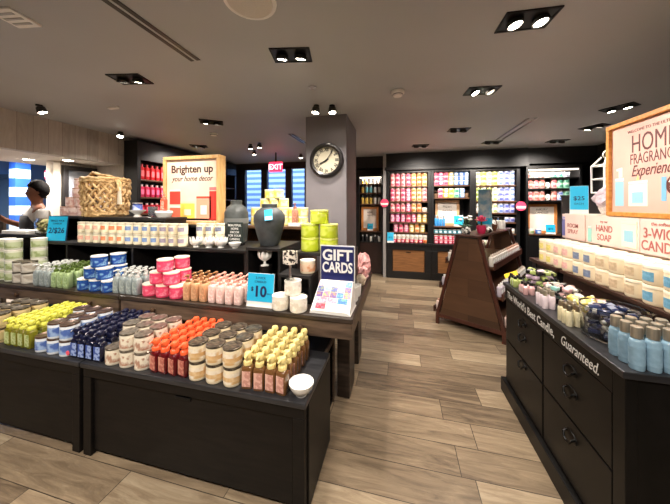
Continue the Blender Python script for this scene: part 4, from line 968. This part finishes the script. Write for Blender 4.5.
# things on top of the rack
PKF=mat('hot_pink_petal',(232,58,116),.5,c2=(246,120,160),scale=30)
t=thing('pink_flower','bright pink pompom flower at the front top of rack','flower',rl(.05,.33,Zt+.022),0)
pot=MB().loft([(0,.04),(.06,.055),(.1,.05),(.1,.0)],16).build('vase',mat('pink_pot',(206,44,90),.4),t,True)
for k in range(3):
    for i in range(9):
        th=2*PI*i/9+k*.35; el=.1+.55*k; c=Vector((math.cos(th)*math.cos(el),math.sin(th)*math.cos(el),math.sin(el)))
        s=Vector((-math.sin(th),math.cos(th),0)); up=s.cross(c)*-1; o=Vector((0,0,.15)); r=.075
        vs=[o+c*.01-s*.008,o+c*.01+s*.008,o+c*r*.7+s*.026+up*.006,o+c*r+up*.016,o+c*r*.7-s*.026+up*.006]; vs=[tuple(v) for v in vs]+[tuple(v-up*.004) for v in vs]
        MB().add(vs,[(0,1,2,3,4),(9,8,7,6,5),(0,5,6,1),(1,6,7,2),(2,7,8,3),(3,8,9,4),(4,9,5,0)]).build('petal',PKF,t)
MB().tube([(0,0,.1),(0,0,.15)],.01).build('stem',mat('leaf_green',(60,104,56),.5),t,True)
WB=mat('white_black_print',(240,238,232),.5,c2=(30,28,28),scale=26,lo=.5,hi=.54)
t=thing('gift_box_tower','tall pale blue patterned gift box tower on the rack','gift box',rl(.01,.62,Zt+.022),RA)
MB().box(-.07,.07,-.05,.05,0,.56).build('box_tower',mat('blue_pattern_box',(214,228,228),.45,c2=(120,176,206),scale=9,lo=.4,hi=.6),t,bevel=.004)
MB().box(-.075,.075,-.055,.055,.1,.18).build('band',SKYBLUE,t,bevel=.003)
for i,(x,y,s,l) in enumerate(((-.06,.13,(.05,.05,.09),'white and black printed gift bag on rack, left of pink flower'),(.08,.48,(.05,.05,.08),'white and black printed gift bag on rack, right of pink flower'),(-.02,1.03,(.06,.06,.12),'white and black printed gift bag on rack behind wicker basket'))):
    crumple('gift_bag',rl(x,y,Zt+.022),s,l,WB,'gift bag',None,20+i)
t=thing('wicker_basket','round brown wicker gift basket on the rack right of blue tower','basket',rl(.03,.86,Zt+.022))
MB().loft([(0,.05),(.05,.068),(.08,.07),(.08,.063),(.02,.05),(.02,0)],18).build('body',mat('brown_wicker',(120,72,44),.7,c2=(80,46,28),scale=60),t,True); MB().tube([(-.066,0,.075),(-.05,0,.14),(0,0,.165),(.05,0,.14),(.066,0,.075)],.007,6).build('handle',mat('brown_wicker',(120,72,44)),t,True)
for i in range(5):
    place(V_wh,rl(-.09+.045*i,1.2+.03*(i%2),Zt+.023),0,f'white black-capped bottle at rear of rack top, {ORD[i]} from left','white bottles on the rack top',scale=1.05)
# orchid-like white flower pot seen in front of the middle unit
t=thing('potted_flower','white flowers in a pot with dark leaves behind the rack','potted plant',(1.15,5.28,0)); MB().box(-.16,.16,-.16,.16,0,.95).build('plinth',BACKBLK,t,bevel=.004)
MB().loft([(.95,.05),(1.05,.07),(1.06,.0)],16).build('pot',WHITEC,t,True)
for i in range(7):
    a=2*PI*i/7; MB().tube([(0,0,1.05),(.06*math.cos(a),.05*math.sin(a),1.12),(.13*math.cos(a),.1*math.sin(a),1.12+.02*(i%3))],[.006,.018,.003],6).build('leaf',mat('dark_leaf',(36,62,40),.5),t,True)
for i in range(6):
    a=2*PI*i/6+.3; p=(.09*math.cos(a),.07*math.sin(a),1.22+.03*(i%3))
    MB().tube([(0,0,1.05),(p[0]*.6,p[1]*.6,1.18),p],.003,5).build('stalk',mat('leaf_green',(60,104,56)),t,True)
    MB().loft([(-.02,.008),(-.005,.03),(.012,.042),(.02,.034),(.012,.01)],10).build('blossom',WHITEC,t,True,loc=p)

# ------------------------------------------------------------------ right counter
CX0,CX1,CY0,CY1,CT=.82,2.3,1.235,2.42,.878
t=thing('display_counter','black drawer counter lettered with white slogan at right','counter',(CX0,CY0,0))
W_=CX1-CX0; D_=CY1-CY0
MB().box(-.012,W_,-.012,D_+.01,CT-.028,CT).build('countertop',BLACKT,t,bevel=.004)
MB().box(.02,W_-.01,.0,D_-.0,.1,CT-.028).build('carcass',CABBLK,t,bevel=.002)
MB().box(-.022,W_,-.02,D_+.025,0,.105).build('plinth',CABBLK,t,bevel=.004)
MB().box(.0,.04,-.002,.06,.105,CT-.028).build('corner_post',CABBLK,t,bevel=.003)
MB().box(.0,.019,.06,D_-.002,CT-.125,CT-.03).build('frieze',CABBLK,t,bevel=.002)
RING=mat('dark_iron_pull',(14,13,13),.35,.7)
def drawer(y0,y1,z0,z1,hs):
    d=MB().box(.002,.019,y0,y1,z0,z1).build('drawer',CABBLK,t,bevel=.003)
    for (y,z) in hs:
        MB().loft([(-.001,.05,.03,2),(.005,.046,.026,2)],18).build('pull_plate',RING,d,True,loc=(.003,y,z)).rotation_euler=(PI/2,0,-PI/2)
        MB().tube([(0.0,y-.035,z+.008),(-.014,y-.034,z),(-.018,y-.02,z-.02),(-.019,y,z-.026),(-.018,y+.02,z-.02),(-.014,y+.034,z),(0,y+.035,z+.008)],.0055,7).build('drop_handle',RING,d,True)
ym=.60
drawer(ym+.008,D_-.02,.44,CT-.13,[((ym+D_)/2-.03,.685),((ym+D_)/2-.03,.585)])
drawer(ym+.008,D_-.02,.12,.43,[((ym+D_)/2-.03,.40)])
drawer(.068,ym-.008,.44,CT-.13,[(.33,.68),(.33,.575)])
drawer(.068,ym-.008,.12,.43,[(.33,.355)])
text('lettering',"The World's Best Candle,",.073,(-.0008,D_-.05,CT-.105),NX,UP,WHITEINK,t,bold=.006,sx=.86)
text('lettering',"Guaranteed.",.072,(-.0008,.415,CT-.105),NX,UP,WHITEINK,t,shear=.3,sx=.78)
# risers on the counter
cubby('shelf_riser',1.18,1.42,1.30,2.80,CT,1.0,'dark brown riser under the two-layer white candles at right',(),mat('dark_brown_riser',(58,34,24),.45)) if False else None
t=thing('shelf_riser','dark brown long riser under the two-layer white candles at right','shelf riser',(1.19,1.26,CT)); 
MB().box(0,.26,0,1.15,.1,.122).build('top_board',mat('dark_brown_riser',(58,34,24),.45),t,bevel=.002); MB().box(.02,.26,.01,1.14,0,.1).build('carcass',mat('dark_brown_riser',(58,34,24)),t)
t=thing('display_table','dark side table continuing behind the right counter','display table',(1.19,2.46,0)); MB().box(0,1.1,0,.45,.97,1.0).build('tabletop',mat('dark_brown_riser',(58,34,24)),t,bevel=.003)
for a in (.02,1.02):
    for b in (.02,.37): MB().box(a,a+.06,b,b+.06,0,.97).build('leg',BACKBLK,t)
MB().box(.03,1.08,.03,.42,.2,.96).build('skirt',BACKBLK,t)
RB=mat('cream_riser',(220,206,190),.5)
t=thing('shelf_riser','pale backing riser carrying the home fragrance sign','shelf riser',(1.46,1.26,CT)); MB().box(0,.5,0,1.15,0,.525).build('riser_body',RB,t,bevel=.004); MB().box(0,.52,-.005,1.155,.525,.54).build('top_board',RB,t,bevel=.003)
t=thing('shelf_riser','pale backing riser at the far end behind yellow and pink candles','shelf riser',(1.46,2.47,1.0)); MB().box(0,.4,0,.4,0,.4).build('riser_body',RB,t,bevel=.004); MB().box(0,.42,-.005,.405,.4,.418).build('top_board',RB,t,bevel=.003)
# white two-layer candles
def big_white(nm,c):
    t=thing('three_wick_candle',None,'candle'); r=.0545
    MB().loft([(0,r*.94),(.004,r*.99),(.01,r),(.078,r),(.083,r*.97)],28).build('jar',mat('cream_glass',(240,222,190),.28,coat=.2),t,True)
    vs=[];fs=[];n=9
    for i in range(n):
        th=-PI/2-.62+1.24*i/(n-1)
        for z in (.02,.066): vs.append(((r+.0008)*math.cos(th),(r+.0008)*math.sin(th),z))
    for i in range(n-1): fs.append((2*i,2*i+2,2*i+3,2*i+1))
    MB().add(vs,fs).build('square_label',mat('biglabel_'+nm,c,.45,c2=tuple(min(255,x+22) for x in c),scale=70),t,True)
    MB().loft([(.082,r*.97),(.083,r*1.02),(.096,r*1.02),(.0975,r),(.0975,0)],28).build('lid',mat('ivory_lid',(246,236,214),.3),t,True)
    return t
BW={n:big_white(n,c) for n,c in dict(blue=(106,164,196),beige=(206,180,146),slate=(120,132,158),pink=(232,180,170),yellow=(232,216,120)).items()}
seq=['blue']*4+['beige']*3+['slate']*2+['pink']*2+['yellow']*2
for i,nm in enumerate(seq):
    y=1.335+.114*i
    if 2.33<y: y+=.02
    for k in range(2):
        for q in range(2):
            place(BW[nm],(1.252+.115*q,y,1.001+.098*k),-PI/2+random.uniform(-.1,.1),f"cream candle with {nm} label at right, {['lower','upper'][k]} layer, {['front','back'][q]} row, {ORD[i]} from near end",'cream candles on the right riser')
for y in (1.73,2.12): place(S_pnk,(1.196,y,1.001),-PI/2,f"small blush bottle among the cream candles at right, {'nearer' if y<2 else 'farther'} one",'blush bottles among cream candles',scale=.62) if False else None
# printed strip
STRIP=mat('blush_poster',(240,214,204),.45,c2=(228,196,186),scale=3)
def panel(y0,y1,z0,z1,label,name='printed_sign'):
    t=thing(name,label,'sign',(1.445,(y0+y1)/2,z0)); w=(y1-y0)/2
    MB().box(0,.012,-w,w,0,z1-z0).build('card',STRIP,t,bevel=.001); return t
def side_jar(t,y,z,w,h,c,lid=WHITE,lab=None,xf=-.001,name='printed_candle'):
    MB().box(xf-.002,xf+.002,y-w/2,y+w/2,z,z+h*.86).build(name,c,t); MB().box(xf-.002,xf+.002,y-w/2,y+w/2,z+h*.9,z+h).build(name,lid,t)
    if lab: MB().box(xf-.003,xf-.002,y-w*.3,y+w*.3,z+h*.2,z+h*.65).build('printed_label',lab,t)
BLU=pr('pale_blue',(150,196,214)); PCR=pr('cream',(250,236,206)); ROSE=mat('rose_ink',(170,98,92),.5)
def rtext(t,s,size,y,z,m=ROSE,bold=0,al='CENTER',shear=0,sx=1,x=-.0012): return text('lettering',s,size,(x,y,z),NX,UP,m,t,al,shear=shear,bold=bold,sx=sx)
z0,z1=1.201,1.415
p=panel(1.50,2.06,z0,z1,'blush printed sign reading 3-WICK CANDLE at right'); rtext(p,'3-WICK',.085,.14,.10,bold=.015,sx=.8); rtext(p,'CANDLE',.085,.14,.025,bold=.015,sx=.8); rtext(p,'the softest',.03,.14,.175)
p=panel(2.065,2.56,z0,z1,'blush printed sign with a cream candle and HAND SOAP wording'); side_jar(p,-.17,.02,.12,.17,PCR,PCR,BLU); rtext(p,'HAND',.066,.05,.10,bold=.015,sx=.85); rtext(p,'SOAP',.066,.05,.035,bold=.015,sx=.85); rtext(p,'try our',.026,.05,.165); side_jar(p,.20,.01,.04,.12,pr('mint_bottle',(150,206,196)),WHITE); 
p=panel(2.575,2.88,z0,z1,'blush printed sign with violet bottle at far end of right display'); side_jar(p,.13,.02,.04,.17,pr('violet_bottle',(120,120,180)),pr('violet_cap',(160,160,206))); rtext(p,'ROOM',.05,.0,.10,bold=.01); rtext(p,'SPRAY',.05,.0,.05,bold=.01)
# large framed sign facing the aisle
t=framed('framed_sign','honey oak framed sign reading Home Fragrance Experience',.68,.635,.07,OAK2,mat('pink_poster',(212,160,146),.45,c2=(228,190,176),scale=2.4,lo=.3,hi=.7),(1.475,2.0,CT+.541),-PI/2,.03)
yf=-.0155; RD=mat('maroon_ink',(96,50,50),.5)
text('lettering','WELCOME TO THE ULTIMATE',.026,(0,yf,.545),FX,UP,RD,t,'CENTER')
text('lettering','HOME',.16,(0,yf,.415),FX,UP,RD,t,'CENTER',sx=.66)
text('lettering','FRAGRANCE',.095,(0,yf,.34),FX,UP,RD,t,'CENTER',sx=.58)
text('lettering','Experience',.1,(0,yf,.262),FX,UP,RD,t,'CENTER',shear=.4,sx=.66,bold=.008)
MB().loft([(0,.062),(.003,.062)],28).build('printed_badge',mat('maroon_badge',(92,48,44),.45),t,loc=(.15,yf+.002,.19)).rotation_euler=(PI/2,0,0)
text('lettering','4 EASY',.03,(.15,yf-.0025,.20),FX,UP,WHITEINK,t,'CENTER',bold=.01); text('lettering','STEPS',.03,(.15,yf-.0025,.165),FX,UP,WHITEINK,t,'CENTER',bold=.01)
flat_jar(pr('aqua_soap',(150,200,216)),.075,.19,-.245,.07,t,'printed_bottle'); MB().prism([(-.25,.265),(-.22,.265),(-.22,.33),(-.27,.325),(-.27,.31),(-.25,.31)],yf,yf+.003).build('printed_pump',WHITE,t)
flat_jar(pr('candle_cream',(250,232,214)),.14,.16,-.10,.07,t); MB().box(-.14,-.06,yf-.002,yf,.09,.16).build('printed_label',BLU,t); MB().prism([(-.11,.235),(-.09,.235),(-.098,.27)],yf,yf+.003).build('printed_flame',pr('flame',(255,220,130)),t)
MB().box(.06,.09,yf-.001,yf+.002,.1,.24).build('printed_bottle',pr('blue_mister',(120,176,206)),t); MB().box(.2,.25,yf-.001,yf+.002,.36,.56).build('printed_bottle',pr('mist_blue',(96,150,200)),t)
MB().box(-.30,.30,yf+.001,yf+.004,.035,.068).build('printed_table',pr('rosewood',(226,168,150)),t)
# far end of riser: blue sign, wrapped basket; wall lantern
price_sign((1.53,2.80,1.419),-.5,.12,.24,'light blue upright price sign at the far end of right display',[('$25',.05,.12,.01,'CENTER',0),('EACH',.024,.08,0,'CENTER',0)],frame=False)
t=thing('gift_basket','cellophane wrapped white and lilac gift basket behind the framed sign','gift basket',(1.69,2.66,1.419))
MB().loft([(0,.07),(.05,.09),(.06,.09),(.05,.08),(.04,0)],18).build('basket',mat('white_wicker',(226,216,208),.6,c2=(196,180,176),scale=60),t,True)
cr=crumple('cellophane',(0,0,.03),(.12,.1,.21),None,mat('cellophane_film',(236,226,232),.15,c2=(190,170,186),scale=16,spec=.8),None,None,31); cr.parent=t
cr=crumple('bow',(0,-.02,.22),(.06,.05,.05),None,mat('silver_bow',(226,222,226),.25,.4),None,None,32); cr.parent=t
t=thing('lantern','white wire lantern against the dark right wall','lantern',(2.68,4.3,1.66)); 
m=MB(); 
for x in (-.12,.12):
    for y in (-.12,.12): m.tube([(x,y,0),(x,y,.36),(x*.4,y*.4,.47)],.011,6)
for z in (0,.18,.36):
    m.tube([(-.12,-.12,z),(.12,-.12,z),(.12,.12,z),(-.12,.12,z)],.011,6,True)
m.build('cage',WHITE,t,True); m=MB().tube([(.06*math.cos(a*.35),0,.50+.06*math.sin(a*.35)) for a in range(18)],.008,6,True).build('ring_handle',WHITE,t,True)
MB().box(-.13,.13,-.13,.13,-.02,-.011).build('lantern_base',WHITE,t,bevel=.003)
t=thing('tall_cabinet','dark grey tall cabinet under the white lantern','cabinet',(2.85,4.2,0)); MB().box(-.46,.5,-.35,.6,0,1.62).build('cabinet_body',DARKWALL,t,bevel=.005); MB().box(-.47,.5,-.36,.61,1.62,1.639).build('cabinet_top',BACKBLK,t,bevel=.003)

# ------------------------------------------------------------------ loose goods on the right counter
CZ=CT+.001
SILV=mat('ribbed_silver_cap',(196,188,172),.3,.7,c2=(150,142,128),scale=40,stretch=(1,1,.1))
def mist(nm,c):
    t=thing('fragrance_bottle',None,'bottle'); r=.0225
    MB().loft([(0,r*.94),(.004,r),(.104,r),(.114,r*.8),(.118,r*.5)],20).build('bottle_body',mat(nm,c,.22,coat=.4,c2=tuple(min(255,x+18) for x in c),scale=40),t,True)
    MB().loft([(.118,r*.78),(.158,r*.78),(.160,r*.7)],20).build('cap',SILV,t,True)
    MB().loft([(.02,r+.0006),(.085,r+.0006)],20,cb=False,ct=False).build('label_band',mat(nm+'_label',tuple(min(255,x+14) for x in c),.4,c2=c,scale=50),t,True)
    return t
FM=mist('powder_blue_lotion',(126,158,178))
for j in range(3):
    for i in range(6):
        place(FM,(.872+.05*i,1.258+.05*j,CZ),random.uniform(-.3,.3),f"powder blue silver-capped mist bottle at counter corner, {ROW[j]} row, {ORD[i]} from left",'powder blue mist bottles')
def pocket(nm,c,cap):
    a=MB().loft([(0,.016,.010,4),(.003,.018,.012,4),(.036,.018,.012,4),(.044,.010,.009,3)],12)
    a.slot(1).loft([(.044,.0095),(.058,.009)],10)
    a.slot(2).box(-.012,.012,-.0128,-.0118,.008,.032)
    o=a.build('pocket_bottle',[mat('pocket_'+nm,c,.2,coat=.4),mat('pocketcap_'+nm,cap,.35),mat('pocketlabel_'+nm,tuple(int(.5*x+110) for x in c),.45)],None,True); o['category']='bottle'; return o
PK=[('green',pocket('green',(170,184,110),(30,28,28))),('lilac',pocket('lilac',(196,170,190),(40,36,36))),('pink',pocket('pink',(226,178,176),(34,30,30))),('clear',pocket('clear',(216,218,210),(236,232,224))),('navy',pocket('navy',(38,48,84),(190,186,180))),('black',pocket('black',(36,34,38),(24,22,22))),('yellow',pocket('yellow',(226,208,110),(236,230,210))),('aqua',pocket('aqua',(150,206,196),(236,234,228)))]
PKD=dict(PK)
def glass_bowl(loc,r,h,label,kinds,n,desc,seed):
    t=thing('glass_bowl',label,'bowl',loc,0)
    MB().loft([(0,r*.86),(.004,r*.94),(.02,r*.97),(h*.9,r),(h*.97,r*1.03),(h,r*1.02),(h*.97,r*.97),(h*.9,r*.955),(.02,r*.93),(.008,r*.88),(.008,0)],36).build('bowl_glass',GLASS,t,True)
    rd=random.Random(seed); lay=max(1,n//9); k=0
    for q in range(n):
        L=q//9; i=q%9
        if i==0: rr,th=0,0
        else: rr=r*.58; th=2*PI*(i-1)/8+.4*L
        p=(loc[0]+rr*math.cos(th),loc[1]+rr*math.sin(th),loc[2]+.024+.034*L)
        nm=rd.choice(kinds)
        rot=(PI/2*rd.choice((1,-1))+rd.uniform(-.25,.25),rd.uniform(-.3,.3),rd.uniform(0,6.28))
        q0=Matrix.Rotation(rot[2],3,'Z')@Vector((0,0,0))
        # lie flat: shift so that the middle of the bottle sits on the spot
        from mathutils import Euler
        off=Euler(rot).to_matrix()@Vector((0,0,.028))
        place(PKD[nm],(p[0]-off[0],p[1]-off[1],p[2]-off[2]*1),0,f"{nm} pocket bottle lying in {desc}",f'pocket bottles in {desc}',rot=rot)
glass_bowl((.968,1.522,CZ),.12,.145,'large clear glass bowl of navy pocket bottles beside blue mist bottles',['navy','navy','black','navy'],36,'the nearest glass bowl',1)
glass_bowl((1.0,1.76,CZ),.105,.09,'clear glass bowl of yellow and clear bottles, second from near end',['yellow','clear','yellow','pink'],27,'the second glass bowl',2)
glass_bowl((1.0,2.02,CZ),.105,.085,'clear glass bowl of mixed pale bottles, third from near end',['clear','aqua','pink','black'],27,'the third glass bowl',3)
glass_bowl((1.00,2.27,CZ),.105,.08,'clear glass bowl of black-capped green and lilac bottles at far end',['green','lilac','green','pink','black'],36,'the farthest glass bowl',4)
def cluster(p,nm,x0,y0,nx,ny,dx,dy,where,scale=1.4):
    for j in range(ny):
        for i in range(nx): place(p,(x0+dx*i,y0+dy*j,CZ),-PI/2+random.uniform(-.3,.3),f"{nm} bottle {where}, {['aisle','inner','third'][i]} file, {ORD[j]} from near end",f'{nm} bottles at the counter edge {where}',scale=scale)
CHA=misty('champagne_lotion',(206,196,160),CHROME,.105,.0165); cluster(CHA,'champagne-capped',.845,1.62,2,3,.036,.036,'between first two glass bowls',1)
LIL=misty('lilac_lotion',(206,190,196),SILV,.105,.0165); cluster(LIL,'lilac silver-capped',.845,1.86,2,3,.036,.036,'between second and third bowls',1)
cluster(PKD['pink'],'pink pocket',.845,2.12,2,2,.034,.042,'by the third bowl',1.35); cluster(PKD['green'],'green pocket',.845,2.29,2,2,.034,.042,'by the farthest bowl',1.35)
tag(MB().box(-.05,.05,0,.004,0,.035).build('price_ticket',mat('ticket_yellow',(250,206,50),.4),None,loc=(.86,2.40,CZ+.05)),'yellow price ticket at the far corner of right counter','sign').rotation_euler=(-.5,-.5,-.6)
for i in range(3):
    g=PKD['black']; place(g,(.86+.05*i,2.405,CZ),random.uniform(-1,1),f'black-capped pocket bottle at far counter corner, {ORD[i]} from aisle','pocket bottles at the far counter corner',scale=1.3)

# ------------------------------------------------------------------ person behind the opening
def skin(name,joints,edges,m,parent=None,sub=2,root=0,loc=None):
    me=bpy.data.meshes.new(name); me.from_pydata([j[0] for j in joints],edges,[]); me.materials.append(m)
    o=bpy.data.objects.new(name,me); COL.objects.link(o)
    md=o.modifiers.new('Skin','SKIN'); md.use_smooth_shade=True
    sv=me.skin_vertices[0].data
    for i,j in enumerate(joints):
        r=j[1]; sv[i].radius=(r,r) if not isinstance(r,tuple) else r; sv[i].use_root=(i==root)
    sb=o.modifiers.new('Subdivision','SUBSURF'); sb.levels=sub; sb.render_levels=sub
    if parent is not None: o.parent=parent
    if loc: o.location=loc
    return o
t=thing('person','person with short dark hair in grey tee and dark apron, facing left','person',(-4.70,2.55,0),-1.85)
SKN=mat('brown_skin',(128,84,64),.5)
# local frame: the person faces +x
J=[((0,0,.98),.115),((0,0,1.12),.11),((.01,0,1.28),.125),((.0,0,1.42),.115),((0,0,1.49),.06),((.005,0,1.54),.056),((.035,0,1.615),.068),((.015,0,1.69),.088),((.005,0,1.75),.07),
 ((0,.17,1.43),.058),((.02,.21,1.17),.043),((.20,.16,1.10),.035),((.27,.14,1.12),.03),
 ((0,-.17,1.43),.058),((.06,-.22,1.20),.043),((.26,-.16,1.30),.034),((.33,-.13,1.38),.03),
 ((0,.095,.90),.10),((.01,.10,.50),.06),((-.01,.10,.09),.042),((.12,.11,.04),.035),
 ((0,-.095,.90),.10),((.01,-.10,.50),.06),((-.01,-.10,.09),.042),((.12,-.11,.04),.035)]
E_=[(0,1),(1,2),(2,3),(3,4),(4,5),(5,6),(6,7),(7,8),(3,9),(9,10),(10,11),(11,12),(3,13),(13,14),(14,15),(15,16),(0,17),(17,18),(18,19),(19,20),(0,21),(21,22),(22,23),(23,24)]
# five fingers on each hand, a nose
def fing(base,bi,side):
    b=Vector(base)
    for k,(dy,L) in enumerate(((.024,.07),(.008,.08),(-.008,.075),(-.023,.06))):
        i0=len(J); p1=b+Vector((.03,dy,.0)); p2=p1+Vector((L*.5,0,-.012)); p3=p2+Vector((L*.4,0,-.03))
        J.extend([(tuple(p1),.011),(tuple(p2),.0095),(tuple(p3),.008)]); E_.extend([(bi,i0),(i0,i0+1),(i0+1,i0+2)])
    i0=len(J); p1=b+Vector((.0,-.03*side,.008)); p2=p1+Vector((.035,-.018*side,-.008)); J.extend([(tuple(p1),.012),(tuple(p2),.010)]); E_.extend([(bi,i0),(i0,i0+1)])
fing(J[12][0],12,1); fing(J[16][0],16,-1)
i0=len(J); J.append(((.112,0,1.655),.013)); E_.append((6,i0))
skin('body',J,E_,SKN,t)
SH=mat('grey_tee',(168,164,160),.8,c2=(182,178,174),scale=20); AP=mat('charcoal_apron',(30,29,34),.8); TR=mat('black_trousers',(30,30,36),.8)
skin('shirt',[((0,0,.97),.135),((0,0,1.12),.13),((.01,0,1.28),.145),((0,0,1.41),.13),((0,0,1.475),.07),((0,.17,1.43),.075),((.015,.2,1.27),.066),((0,-.17,1.43),.075),((.045,-.205,1.28),.066)],[(0,1),(1,2),(2,3),(3,4),(3,5),(5,6),(3,7),(7,8)],SH,t)
skin('trousers',[((0,0,.96),.13),((0,.095,.88),.115),((.01,.10,.50),.078),((-.01,.10,.12),.062),((0,-.095,.88),.115),((.01,-.10,.50),.078),((-.01,-.10,.12),.062)],[(0,1),(1,2),(2,3),(0,4),(4,5),(5,6)],TR,t)
m=MB(); vs=[];fs=[]
for j,(z,r) in enumerate(((.62,.17),(.95,.152),(1.1,.148),(1.25,.158),(1.36,.15))):
    for i in range(9):
        a=-1.15+2.3*i/8; 
        if z>1.3: a*=.6
        vs.append((r*math.cos(a)*1.03,r*math.sin(a)*1.12,z))
for j in range(4):
    for i in range(8): a=j*9+i; fs.append((a,a+1,a+10,a+9))
ap=m.add(vs,fs).build('apron',AP,t,True); sd=ap.modifiers.new('Solidify','SOLIDIFY'); sd.thickness=.006
HR=mat('black_hair',(12,10,10),.85,spec=.15,c2=(22,19,18),scale=60,bump=.4)
m=MB(); vs=[];fs=[]; rd=random.Random(5); n=18; rows=8
for j in range(rows+1):
    for i in range(n):
        th=2*PI*i/n; front=max(0,math.cos(th))
        zlo=1.585+.145*front**.8; z=zlo+(1.825-zlo)*j/rows
        r=(.086+.026*min(1,j/2))*math.sqrt(max(.02,1-((z-1.70)/.132)**2)) if j else .082*(1+rd.uniform(-.06,.08)); 
        vs.append((-.008+r*math.cos(th)*(.98),r*math.sin(th)*.92,z+rd.uniform(-.006,.006)))
for j in range(rows):
    for i in range(n):
        i2=(i+1)%n; fs.append((j*n+i,j*n+i2,(j+1)*n+i2,(j+1)*n+i))
fs.append(tuple(rows*n+i for i in range(n)))
m.add(vs,fs).build('hair',HR,t,True)
for s in (-1,1):
    MB().loft([(0,.0),(.004,.008),(.008,.0095),(.013,.006),(.016,0)],10).build('eye',WHITEC,t,True,loc=(.082,s*.03,1.685))
    MB().loft([(-.03,.006,.004),(0,.011,.007),(.028,.013,.008),(.034,.004)],10).build('ear',SKN,t,True,loc=(.01,s*.083,1.67))
    MB().loft([(0,.05,.038,3),(.03,.06,.042,3),(.05,.03,.034,2)],14).build('shoe',BLACKP,t,True,loc=(.04,s*.105,0)).scale=(2.0,1,1.2)
MB().loft([(-.006,.004,.016),(0,.008,.022),(.007,.004,.016)],10).build('lips',mat('lip_brown',(120,60,54),.5),t,True,loc=(.092,0,1.618))

# ------------------------------------------------------------------ world, camera, view
w=bpy.data.worlds.new('World'); SC.world=w; w.use_nodes=True
bg=w.node_tree.nodes['Background']; bg.inputs['Color'].default_value=(.55,.72,1,1); bg.inputs['Strength'].default_value=3.0
cam=bpy.data.cameras.new('Camera'); co=bpy.data.objects.new('Camera',cam); COL.objects.link(co)
co.location=(0,0,1.5); co.rotation_euler=(PI/2,0,math.radians(13.6))
cam.sensor_width=36; cam.lens=268.6/670*36; cam.shift_y=-(252-204.5)/670; cam.clip_start=.02
SC.camera=co
SC.view_settings.view_transform='Standard'; SC.view_settings.look='None'; SC.view_settings.gamma=1; SC.view_settings.use_curve_mapping=False
SC.view_settings.exposure=1.0
# prototypes never placed are removed
dead=[]
for o in SC.objects:
    if o.type in('EMPTY','MESH') and o.parent is None and 'label' not in o and o.get('kind') is None: dead+=[o]+list(o.children_recursive)
for o in dead: bpy.data.objects.remove(o)
